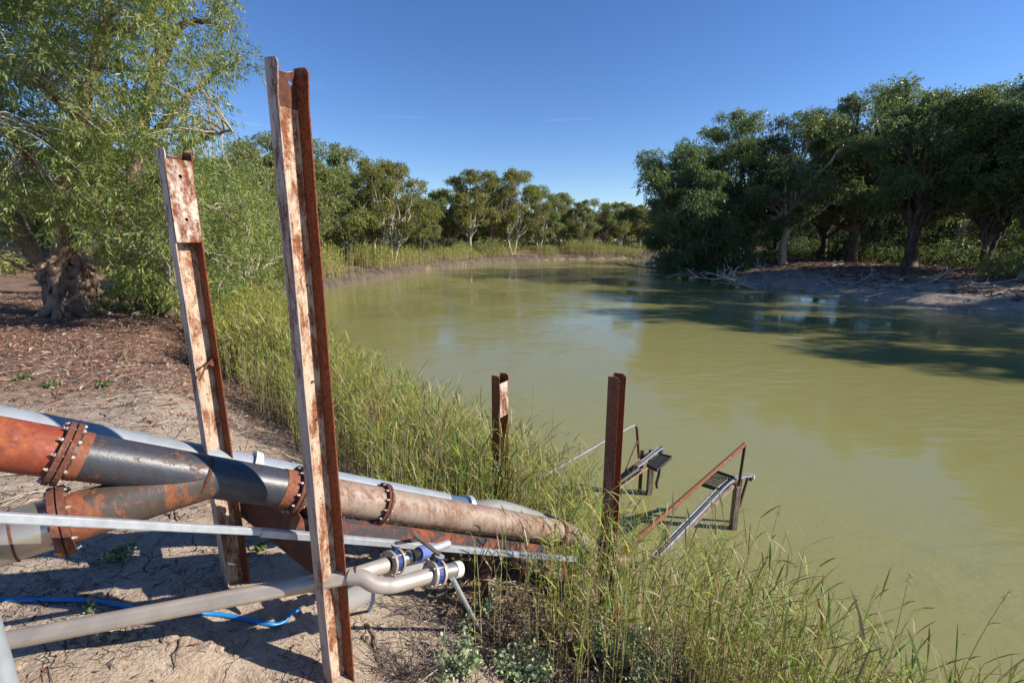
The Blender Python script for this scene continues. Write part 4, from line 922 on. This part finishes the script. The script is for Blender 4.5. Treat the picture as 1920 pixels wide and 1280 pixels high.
# ------------------------------------------------------------------ reeds
def reed_field(mb, X, Y, Z, Hh, g, nleaf, lw, green, nseg=4, dead=.15, seg_side=3, lean=.12, droop=1.0):
    n = len(X); base = np.stack([X, Y, Z], -1)
    az = g.uniform(0, 6.28, n); ln = np.abs(g.normal(0, lean, n)); wind = np.array([.03, -.02])
    dx = np.cos(az) * ln + wind[0]; dy = np.sin(az) * ln + wind[1]
    isdead = g.random(n) < dead
    t = np.linspace(0, 1, nseg + 1)
    P = base[:, None, :] + np.stack([dx[:, None] * t ** 1.7 * Hh[:, None], dy[:, None] * t ** 1.7 * Hh[:, None], t[None] * Hh[:, None]], -1)
    straw = np.array([.40, .32, .17]); gr = np.array(green); yl = np.array([.42, .37, .07])
    mixf = np.clip((t[None] - .12) / .5, 0, 1)[..., None] * (~isdead)[:, None, None]
    pick = g.random(n)[:, None, None] ** 2
    top = gr * (1 - pick) + yl * pick; top = np.where((g.random(n) < .22)[:, None, None], np.array([.44, .36, .2]), top)
    C = straw * (1 - mixf) + top * mixf
    a = np.arange(seg_side) * 2 * math.pi / seg_side; r = (.0048 * g.uniform(.8, 1.3, n))[:, None, None, None] * (1 - .6 * t)[None, :, None, None] * (lw / .016) ** .7
    V = P[:, :, None, :] + np.stack([np.cos(a), np.sin(a), a * 0], -1)[None, None] * r
    k = seg_side; idx = np.arange(n)[:, None, None] * (nseg + 1) * k + np.arange(nseg)[None, :, None] * k + np.arange(k)[None, None, :]
    idx2 = np.arange(n)[:, None, None] * (nseg + 1) * k + np.arange(nseg)[None, :, None] * k + ((np.arange(k) + 1) % k)[None, None, :]
    f = np.stack([idx, idx2, idx2 + k, idx + k], -1).reshape(-1, 4)
    mb.add(V.reshape(-1, 3), f, 0, np.repeat(C[:, :, None, :], k, 2).reshape(-1, 3))
    # leaves: alternate up the stem, arching outward
    m = n * nleaf; ti = np.tile(np.linspace(.22, .98, nleaf), n) + g.uniform(-.05, .05, m); ti = np.clip(ti, .1, 1); ri = np.repeat(np.arange(n), nleaf)
    o = base[ri] + np.stack([dx[ri] * ti ** 1.7 * Hh[ri], dy[ri] * ti ** 1.7 * Hh[ri], ti * Hh[ri]], -1)
    la = np.tile(np.arange(nleaf) * math.pi, n) + az[ri] + g.uniform(-.7, .7, m); out = np.stack([np.cos(la), np.sin(la), la * 0], -1)
    L = Hh[ri] * g.uniform(.13, .26, m) * (1 - .35 * np.abs(ti - .6)); w = lw * g.uniform(.6, 1.25, m); el = g.uniform(.9, 1.9, m)
    s = np.array([0, .35, .7, 1.0]); ww = np.array([.55, 1.0, .7, 0.05])
    up = (el[:, None] * s - droop * 1.25 * s ** 2 * g.uniform(.5, 1.3, m)[:, None]) * L[:, None] * .62
    ho = s[None] * L[:, None] * .62
    Q = o[:, None, :] + out[:, None, :] * ho[..., None] + np.array([0, 0, 1.0]) * up[..., None]
    Q[..., 0] += wind[0] * s * L[:, None]; Q[..., 1] += wind[1] * s * L[:, None]
    side = np.stack([-out[:, 1], out[:, 0], out[:, 0] * 0], -1) + g.normal(0, .35, (m, 3)); side /= np.linalg.norm(side, axis=1)[:, None]
    A = Q + side[:, None, :] * (w[:, None] * ww)[..., None] * .5; B = Q - side[:, None, :] * (w[:, None] * ww)[..., None] * .5
    V = np.stack([A, B], 2).reshape(-1, 3); b0 = np.arange(m)[:, None] * 8 + np.arange(3)[None] * 2
    f = np.stack([b0, b0 + 1, b0 + 3, b0 + 2], -1).reshape(-1, 4)
    pk = np.clip(g.random(m) ** 1.8 + (ti < .4) * .45, 0, 1)[:, None]
    lc = gr * (1 - pk) + yl * pk; lc = np.where(isdead[ri][:, None], straw * g.uniform(.7, 1.1, (m, 1)), lc); oc = g.random(m) < .03; lc[oc] = np.array([.34, .16, .025])
    mb.add(V, f, 0, np.repeat(lc, 8, 0))
def clear_axis(x, y, p, d, wl, wr):   # keeps the strip over a pipe free
    a = np.asarray(p)[:2]; q = unit(np.asarray(d)[:2]); rx, ry = x - a[0], y - a[1]; al = rx * q[0] + ry * q[1]; pe = rx * -q[1] + ry * q[0]; return (pe > -wr) & (pe < wl), al
def reeds_near():
    g = np.random.default_rng(8); mb = MB()
    def ok(x, y, s, left):
        a, al = clear_axis(x, y, AX0, AXD, .55, .30); pipe = a & (al < 3.6) & (al > -2)
        a2, al2 = clear_axis(x, y, m0, MD, .5, 9); low = a2 & (al2 < 2.9)
        n = fbm(x * .9, y * .9, 3, 55)
        right_of = (x * .707 + y * .707) 
        edge = np.where(y > 6, 2.4, np.where(y > 3.6, 2.2, np.where((y > 2.5), np.where(x > -.4, 2.6, 1.8), 1.3))) + n * 1.1
        k = left & (s > -.45 - .3 * n) & (s < edge) & (y < 26) & (y > 1.15) & ~pipe & ~low
        cor = clear_axis(x, y, rb, rt - rb, .35, .5); k &= ~(cor[0] & (cor[1] > .1) & (s < .55))
        return k & (g.random(len(x)) < np.clip(.75 + n * 2.2, .12, 1) * np.where((y < 4) & (s < 1.3), .72, 1))
    x, y, s = scatter((-13, 4.2), (1.1, 26), 78000, g, ok)
    keep = g.random(len(x)) < np.clip(1.25 - y / 30, .35, 1); x, y, s = x[keep], y[keep], s[keep]
    z = G(x, y) - .03; H = g.uniform(1.1, 1.72, len(x)) * (1 - .30 * sstep(.9, 2.4, s)) * (1 - .12 * sstep(5, 2.5, y)); H += np.maximum(0, -z) * .8
    nr = y < 9.5
    reed_field(mb, x[nr], y[nr], z[nr], H[nr], g, 7, .0118, (.175, .275, .05), 4, .28, 3, .085, .5)
    reed_field(mb, x[~nr], y[~nr], z[~nr], H[~nr] * 1.05, g, 7, .026, (.20, .26, .05), 3, .16, 3, .10, .65)
    x, y, s = scatter((-12, 4), (1.3, 22), 16000, g, ok); x, y, s = x[::2], y[::2], s[::2]; reed_field(mb, x, y, G(x, y) - .02, g.uniform(.35, .95, len(x)), g, 3, .016, (.3, .24, .12), 3, 1.0, 3, .55, .8)
    o = mb.build('reeds', M['reed'], None); tag(o, 'dense green and straw coloured reeds along the near water edge', 'reeds', kind='stuff')
reeds_near()
def reeds_far():
    g = np.random.default_rng(9); mb = MB()
    x, y, s = scatter((-26, 40), (27, 119), 90000, g, lambda x, y, s, l: l & (s > .12) & (s < 5.5 + 3 * fbm(x * .2, y * .2, 3, 3)) & (g.random(len(x)) < np.clip(.55 + 3.2 * fbm(x * .25, y * .25, 3, 31), .04, 1)))
    z = G(x, y, True); H = g.uniform(1.5, 2.5, len(x)) * np.clip(.8 + 2.2 * fbm(x * .22, y * .22, 3, 90), .4, 1.35)
    dryz = sstep(38, 30, y)
    k = g.random(len(x)) < dryz * .85
    reed_field(mb, x[~k], y[~k], z[~k], H[~k], g, 6, .085, (.25, .32, .075), 2, .15, 3)
    reed_field(mb, x[k], y[k], z[k], H[k] * .6, g, 5, .05, (.26, .20, .13), 2, .8, 3)
    x, y, s = scatter((-26, 40), (27, 119), 60000, g, lambda x, y, s, l: l & (s > -.05) & (s < .7) & (g.random(len(x)) < np.clip(.5 + 2.4 * fbm(x * .3, y * .3, 3, 61), .05, 1)))
    reed_field(mb, x, y, np.maximum(.1, G(x, y, True)), g.uniform(.3, .9, len(x)), g, 4, .05, (.2, .2, .08), 2, .7, 3, .5, 1.3)
    o = mb.build('reeds', M['reed'], None); tag(o, 'strip of green reeds and dry grass on top of the far eroded bank', 'reeds', kind='stuff')
reeds_far()
# single tall reeds with seed heads standing out against the water
def tall_reed(px, py, y, label, lean=(.1, 0), green=(.2, .19, .07)):
    tip = aty(px, py, y); bx, by = tip[0] - lean[0], tip[1] - lean[1]; bz = gz(bx, by); bz = max(bz, -.3)
    t = thing('reed_stem', label, 'reed', (bx, by, bz), 'single reeds with feathery seed heads'); mb = MB(); g = np.random.default_rng(int(px))
    P = bez((bx, by, bz), (bx + lean[0] * .2, by, bz + (tip[2] - bz) * .6), tip, 9); tube(mb, P, np.linspace(.0045, .0018, 9), 5, True, 0, np.array([.36, .28, .15])); mb.build('stem', M['reed'], t)
    lv = MB(); n = 5
    for k in range(n):
        p = P[2 + k]; a = k * math.pi + g.uniform(-.6, .6); d = np.array([math.cos(a), math.sin(a), 0]); L = g.uniform(.16, .3); sd_ = np.cross(d, UP)
        Q = np.array([p + d * s * L * .6 + UP * (1.3 * s - s * s) * L * .6 for s in (0, .35, .7, 1)]); w = np.array([.5, 1, .7, .05]) * .006
        lv.add(np.stack([Q + sd_ * w[:, None], Q - sd_ * w[:, None]], 1).reshape(-1, 3), [[2 * i, 2 * i + 1, 2 * i + 3, 2 * i + 2] for i in range(3)], 0, np.array(green))
    lv.build('leaves', M['reed'], t)
    pm = MB(); 
    for k in range(46):
        s = k / 46; p = P[-1] + (P[-1] - P[-2]) * (s - .75) * .9; d = unit(g.normal(size=3) * .6 + np.array([.5, 0, .15])); L = .05 * (1 - s * .5); q = p + d * L - UP * .012
        sd_ = unit(np.cross(d, g.normal(size=3))) * .0022; pm.add([p, (p + q) / 2 + sd_, q, (p + q) / 2 - sd_], [[0, 1, 2, 3]], 0, np.array([.42, .31, .22]) * g.uniform(.8, 1.2))
    pm.build('seed_head', M['reed'], t)
for a in [(1462, 950, 4.3, 'tall reed with a feathery seed head just right of the nearer platform post', (.12, 0)), (1474, 1000, 4.1, 'reed with a drooping seed head below the tall one beside the platform', (.15, .0)),
          (1706, 1075, 3.6, 'thin straight reed stem standing alone in open water right of the reed bed', (.02, 0)), (1892, 1108, 3.4, 'long bare reed arching to the right near the right edge', (.3, 0)),
          (1642, 1102, 3.5, 'reed with a bent pale tip at the right side of the reed bed', (.12, 0)), (1000, 722, 6.0, 'thin reed with a seed head between the two short rusty posts', (.06, 0)),
          (845, 728, 6.7, 'reed with a pale seed head left of the small plated post', (.05, 0)), (1038, 762, 5.6, 'reed with a reddish plume left of the bare brown post', (.05, 0))]: tall_reed(*a)

# ------------------------------------------------------------------ shrubs, weeds, twigs, litter
def shrub(name, px, py, r, h, label, n, cat='shrub', mat='leaf_salt', ls=.03, group=None, seed=0):
    c = hit(px, py); g = np.random.default_rng(seed + int(px * 7 + py)); t = thing(name, label, cat, c, group)
    tw = MB(); C = []
    for k in range(max(8, n // 60)):
        a = g.uniform(0, 6.28); e = c + np.array([math.cos(a) * r * g.uniform(.2, 1), math.sin(a) * r * g.uniform(.2, 1), h * g.uniform(.35, 1)])
        P = wob(bez(c + np.array([g.normal() * r * .15, g.normal() * r * .15, -.02]), (c + e) / 2 + UP * h * .12, e, 6), g, r * .04); tube(tw, P, np.linspace(.005, .002, 6), 4, False); C += list(P[2:])
    tw.build('stems', M['wood'], t)
    C = np.array(C)[g.integers(0, len(C), n)] + g.normal(size=(n, 3)) * np.array([r, r, h]) * .10
    D = rand_dirs(n, g) + np.array([0, 0, .35]); D /= np.linalg.norm(D, axis=1)[:, None]; Wd = np.cross(D, rand_dirs(n, g)); Wd /= np.linalg.norm(Wd, axis=1)[:, None]
    l = (ls * g.uniform(.6, 1.3, n))[:, None]; w = l * .33
    V = np.stack([C, C + D * l * .3 + Wd * w, C + D * l * .75 + Wd * w * .8, C + D * l, C + D * l * .75 - Wd * w * .8, C + D * l * .3 - Wd * w], 1).reshape(-1, 3)
    lf = MB(); lf.add(V, np.arange(n * 6).reshape(-1, 6)); lf.build('foliage', M[mat], t); return t
SG = 'grey green saltbushes at the foot of the reeds'
for i, (px, py, r, h, n, lab) in enumerate([(865, 1262, .24, .25, 900, 'grey green saltbush right of the bare twiggy bush at the bottom of the photo'), (985, 1272, .28, .2, 900, 'low saltbush at the bottom middle of the photo'),
    (1120, 1240, .24, .40, 1300, 'upright saltbush half hidden among reed stems'), (1195, 1290, .28, .40, 1500, 'saltbush at the bottom edge just right of the photo middle'), (1300, 1290, .28, .38, 1400, 'saltbush farthest right among the yellow reeds'), (905, 1165, .15, .22, 500, 'small saltbush by the foot of the sloping galvanised prop leg')]):
    shrub('saltbush', px, py, r, h, lab, n, 'shrub', 'leaf_salt', .03, SG, i)
shrub('weed', 232, 1050, .11, .12, 'low grey green weed in the shade below the square rail', 420, 'weed', 'leaf_salt', .026)
shrub('weed', 172, 1150, .035, .08, 'tiny pale weed beside the blue hose', 60, 'weed', 'leaf_salt', .03)
shrub('weed', 190, 1205, .03, .07, 'tiny weed in front of the small grey pipe', 40, 'weed', 'leaf_salt', .022)
shrub('weed', 487, 1031, .06, .045, 'bright green tuft on the clay right of the plated post foot', 260, 'weed', 'leaf_weed', .025)
for px, py, lab in ((96, 728, 'small green weed on the leaf litter left of the second post'), (42, 712, 'green weed farthest left on the leaf litter'), (192, 726, 'green weed nearest the second post on the litter')):
    shrub('weed', px, py, .15, .08, lab, 110, 'weed', 'leaf_weed', .04)
def bush(px, py, Y, r, h, lab, mat='leaf_mid', seed=3):
    b = aty(px, py, Y); x = b[0]; g = np.random.default_rng(seed); z = gz(x, Y); t = thing('bush', lab, 'bush', (x, Y, z), 'scrubby bushes along the banks'); c = np.array([x, Y, z])
    C = c + np.stack([g.normal(0, r * .45, 40), g.normal(0, r * .45, 40), np.abs(g.normal(h * .45, h * .25, 40))], -1); w = MB()
    for q in C: tube(w, bez(c - UP * .1, (c + q) / 2 + UP * .1, q, 5), np.linspace(.025, .008, 5), 4, False)
    w.build('stems', M['wood'], t); m = MB(); leaf_sprays(m, C, np.full(40, r * .32), g, 12, .22, .06, 6, .4, .8, .4); m.build('foliage', M[mat], t)
for a in [(905, 484, 92, 2.6, 2.6, 'rounded blue green bush at the water edge below the middle trees'), (1880, 540, 34, 1.7, 1.8, 'scrubby green bush on the right bank at the edge of the photo', 'leaf_mid', 5), (1790, 500, 50, 2.2, 2.4, 'dark scrub between the trunks on the right bank', 'leaf_dark', 6),
          (1110, 478, 118, 3.0, 2.4, 'dry brownish bush at the river bend', 'leaf_olive', 7), (700, 480, 66, 2.2, 1.8, 'low bush under the many stemmed tree', 'leaf_mid', 8), (1500, 488, 66, 2.4, 2.6, 'dark low bush beside the burnt trunk', 'leaf_dark', 9), (1240, 500, 68, 2.6, 2.8, 'dark bush overhanging the water below the leftmost right bank gum', 'leaf_dark', 10), (1320, 505, 60, 2.6, 3.0, 'dark bush at the water edge left of the fallen branches', 'leaf_dark', 11), (1650, 500, 58, 2.4, 2.4, 'dark bush between burnt trunk and stout trunk', 'leaf_dark', 12),
          (430, 560, 17.5, 1.1, 1.7, 'leafy bush among the reeds right of the second post', 'leaf_near', 13), (290, 560, 14.5, 1.3, 1.9, 'leafy bush at the foot of the great gum, left of the second post', 'leaf_near', 14), (370, 545, 19, 1.4, 2.2, 'bushy growth behind the second rusty post', 'leaf_near', 15)]: bush(*a)

def dead_branch(name, pts, r0, lab, nb, seed, spread, mat='greywood', cat='branch'):
    g = np.random.default_rng(seed); mb = MB(); P = wob(smooth_path(pts, 6), g, r0 * .35); tube(mb, P, np.linspace(r0, r0 * .3, len(P)), 7)
    for k in range(nb):
        i = int(g.integers(len(P) // 4, len(P) - 1)); d = unit(P[-1] - P[0]) * .5 + rand_dirs(1, g)[0] * .9; d[2] = abs(d[2]) * .8; L = spread * g.uniform(.3, 1)
        Q = wob(bez(P[i], P[i] + d * L * .5 + UP * L * .1, P[i] + d * L, 6), g, L * .04); tube(mb, Q, np.linspace(r0 * .4, r0 * .1, 6), 5)
        for _ in range(2):
            j = int(g.integers(2, 5)); e = unit(d + rand_dirs(1, g)[0] * .9) * L * .45; tube(mb, [Q[j], Q[j] + e * .5 + UP * .02, Q[j] + e], [r0 * .2, r0 * .13, r0 * .07], 4)
    o = mb.build(name, M[mat], None, True); return tag(o, lab, cat)
dead_branch('dead_branch', [aty(1478, 545, 42), aty(1430, 548, 41), aty(1385, 530, 40), aty(1345, 515, 39.5)], .2, 'bleached dead branches fallen from the sandy shore into the water', 20, 3, 3.2)
dead_branch('dead_branch', [aty(1445, 530, 44), aty(1425, 505, 43.5), aty(1412, 492, 43)], .10, 'thin dead branch sticking up beside the fallen one', 7, 4, 1.6)
dead_branch('dead_branch', [aty(1240, 505, 66), aty(1205, 500, 64), aty(1160, 497, 63)], .14, 'dead branch reaching over the blue water from the dark trees', 9, 5, 2.4)
dead_branch('fallen_log', [aty(1250, 520, 50), aty(1330, 512, 52)], .2, 'dark log at the water edge under the overhanging gum', 5, 6, 1.4, 'wood', 'log')
dead_branch('fallen_log', [hit(1760, 545) + UP * .1, hit(1880, 548) + UP * .25], .16, 'dark fallen log on the shaded shore near the right edge', 8, 9, 1.6, 'wood', 'log')
for k, (pts, r, lab, nb) in enumerate((([(1560, 532, 36), (1610, 530, 37), (1640, 520, 38)], .09, 'bare grey branch lying on the lit patch of the sandy shore', 8), ([(1690, 556, 33), (1745, 552, 34), (1775, 540, 35)], .10, 'forked driftwood on the shore below the stout dark trunk', 9),
        ([(1545, 508, 47), (1580, 500, 50)], .12, 'fallen limb at the foot of the black trunk', 7), ([(1830, 560, 31), (1900, 552, 32), (1940, 535, 33)], .11, 'tangle of dead branches on the bank at the right edge', 12))):
    P = [aty(*p) for p in pts]; P = [np.array([p[0], p[1], gz(p[0], p[1]) + .08 + .35 * i * (i > 1)]) for i, p in enumerate(P)]; dead_branch('dead_branch', P, r, lab, nb, 40 + k, 1.5)
dead_branch('stick', [hit(690, 1168, .02), hit(705, 1205, .025), hit(718, 1240, .02), hit(730, 1262, .0)], .012, 'bent bleached stick poking out of the clay beside the tallest post', 0, 8, .1, 'stick', 'stick')
dead_branch('stick', [hit(214, 688, .03), hit(262, 684, .03)], .03, 'pale stick lying on the leaf litter', 1, 12, .4, 'stick', 'stick')
dead_branch('stick', [hit(236, 743, .02), hit(268, 740, .02)], .02, 'short pale stick in the middle of the litter', 0, 13, .4, 'stick', 'stick')
dead_branch('stick', [hit(340, 1195, .0), hit(331, 1225, .02), hit(326, 1258, .0)], .006, 'thin dark twig standing out of cracked clay in front', 3, 14, .1, 'wood', 'stick')
dead_branch('stick', [hit(250, 590, .05), hit(330, 560, .12), hit(390, 552, .2)], .06, 'fallen grey limb under the leafy growth by the great gum', 5, 15, .8, 'greywood', 'stick')
def twig_bush():
    c = hit(770, 1275); g = np.random.default_rng(4); t = thing('twig_bush', 'leafless dark twiggy bush between tallest post and saltbush', 'shrub', c); mb = MB()
    for k in range(46):
        a = g.uniform(0, 6.28); L = g.uniform(.15, .42); d = unit(np.array([math.cos(a) * .8, math.sin(a) * .8, g.uniform(.2, 1.1)])); P = wob(bez(c + g.normal(size=3) * .06 * np.array([1, 1, 0]), c + d * L * .5 + UP * .05, c + d * L, 6), g, .015)
        tube(mb, P, np.linspace(.0035, .0012, 6), 4, False)
        for _ in range(4): i = int(g.integers(2, 5)); tube(mb, [P[i], P[i] + unit(d + rand_dirs(1, g)[0]) * .11], [.0018, .0009], 3, False)
    mb.build('twigs', M['wood'], t)
twig_bush()
def litter():
    g = np.random.default_rng(12); mb = MB()
    def put(x, y, l0, l1, cols, zoff=.012):
        n = len(x); z = G(x, y) + zoff; a = g.uniform(0, 6.28, n); tl = g.normal(0, .22, n); D = np.stack([np.cos(a), np.sin(a), tl], -1); S = np.stack([-np.sin(a), np.cos(a), g.normal(0, .4, n)], -1)
        L = g.uniform(l0, l1, n)[:, None]; w = L * g.uniform(.07, .16, (n, 1)); P = np.stack([x, y, z + np.abs(tl) * L[:, 0] * .5], -1)
        V = np.stack([P - D * L * .5, P + S * w + np.array([0, 0, .1]) * L, P + D * L * .5, P - S * w + np.array([0, 0, .1]) * L], 1).reshape(-1, 3)
        mb.add(V, np.arange(n * 4).reshape(-1, 4), 0, np.repeat(np.array(cols)[g.integers(0, len(cols), n)] * g.uniform(.7, 1.2, (n, 1)), 4, 0))
    cols = [(.24, .12, .075), (.33, .18, .12), (.42, .28, .2), (.16, .085, .06), (.30, .14, .09), (.46, .36, .29)]
    x, y, s = scatter((-24, -1.6), (3.2, 26), 240000, g, lambda x, y, s, l: l & (s > 1.9) & (x > -1.25 * y - 2) & (g.random(len(x)) < np.clip(sstep(4.5, 9.5, y - (x + 4) * .4) * .8 + .05 + fbm(x, y, 3, 6) * .9, .01, 1) * np.clip(10 / y, .3, 1)))
    put(x, y, .035, .13, cols)
    x, y, s = scatter((-4.5, .6), (1.2, 4.4), 5200, g, lambda x, y, s, l: l & (s > .9) & (g.random(len(x)) < np.clip(.25 + fbm(x * 2, y * 2, 3, 66) * 1.2, .02, 1)))
    put(x, y, .02, .07, cols + [(.1, .07, .05)], .006)
    x, y, s = scatter((-.9, 1.4), (2.0, 4.6), 9000, g, lambda x, y, s, l: l & (s > .3) & (s < 2.2)); put(x, y, .04, .13, [(.30, .23, .14), (.22, .16, .10), (.38, .30, .19), (.14, .10, .07)], .015)
    x, y, s = scatter((22, 60), (18, 80), 60000, g, lambda x, y, s, l: ~l & (s > .5) & (s < 24) & (g.random(len(x)) < np.clip(.25 + fbm(x * .3, y * .3, 3, 16) * 2.2 + sstep(2, 7, s) * .5, .03, 1)))
    put(x, y, .15, .5, [(.16, .09, .06), (.24, .15, .10), (.10, .06, .045), (.32, .24, .18)], .03)
    o = mb.build('leaf_litter', M['dry'], None); tag(o, 'dry brown gum leaves and bark strips scattered over the ground', 'leaf litter', kind='stuff')
litter()
def clods():
    g = np.random.default_rng(15); bm = bmesh.new(); bmesh.ops.create_icosphere(bm, subdivisions=2, radius=1.0)
    V0 = np.array([v.co[:] for v in bm.verts]); F0 = np.array([[v.index for v in f.verts] for f in bm.faces]); bm.free(); mb = MB()
    def ok(x, y, s, l): return l & (s > 1.2) & (g.random(len(x)) < np.clip(.3 + fbm(x * 1.7, y * 1.7, 3, 44) * 2.2, .02, 1))
    x, y, s = scatter((-4.2, .4), (1.2, 4.6), 2600, g, ok); z = G(x, y)
    for i in range(len(x)):
        r = .006 + .03 * g.random() ** 4; d = V0 * (1 + .28 * g.normal(size=(len(V0), 1)) * .6) * np.array([r * g.uniform(.8, 1.6), r * g.uniform(.8, 1.4), r * g.uniform(.5, .9)])
        a = g.uniform(0, 6.28); c, q = math.cos(a), math.sin(a); d = np.stack([d[:, 0] * c - d[:, 1] * q, d[:, 0] * q + d[:, 1] * c, d[:, 2]], -1); mb.add(d + np.array([x[i], y[i], z[i] + r * .15]), F0, 0, np.array([.0, .0, .0]))
    tag(mb.build('clay_rubble', M['ground'], None), 'small broken clods of dry clay scattered over the cracked ground', 'rubble', kind='stuff')
clods()
def twigs():
    g = np.random.default_rng(25); mb = MB()
    def put(xr, yr, n, l0, l1, r, ok):
        x, y, s = scatter(xr, yr, n, g, ok); z = G(x, y)
        for i in range(len(x)):
            a = g.uniform(0, 6.28); L = g.uniform(l0, l1); d = np.array([math.cos(a), math.sin(a), g.normal() * .12]); c = np.array([x[i], y[i], z[i] + .012])
            P = wob([c - d * L / 2, c - d * L / 6, c + d * L / 6 + UP * L * .04, c + d * L / 2], g, L * .04); P[0] += g.normal(size=3) * L * .03
            P[:, 2] = np.maximum(P[:, 2], z[i] + .004); tube(mb, P, np.linspace(r, r * .5, 4) * g.uniform(.6, 1.4), 4, False, 0, np.array([[.30, .23, .17], [.17, .125, .095], [.40, .34, .28]][int(g.integers(3))]))
    put((-.9, 1.0), (2.0, 4.2), 420, .08, .42, .004, lambda x, y, s, l: l & (s > .6))
    put((-9, -1.4), (3.2, 10), 520, .15, .7, .007, lambda x, y, s, l: l & (s > 1.6) & (x > -1.3 * y))
    put((-4, -.4), (1.3, 3.6), 120, .04, .2, .0025, lambda x, y, s, l: l & (s > 1.2))
    tag(mb.build('twigs', M['dry']), 'dry twigs and broken reed stalks lying over the ground', 'twigs', kind='stuff')
twigs()
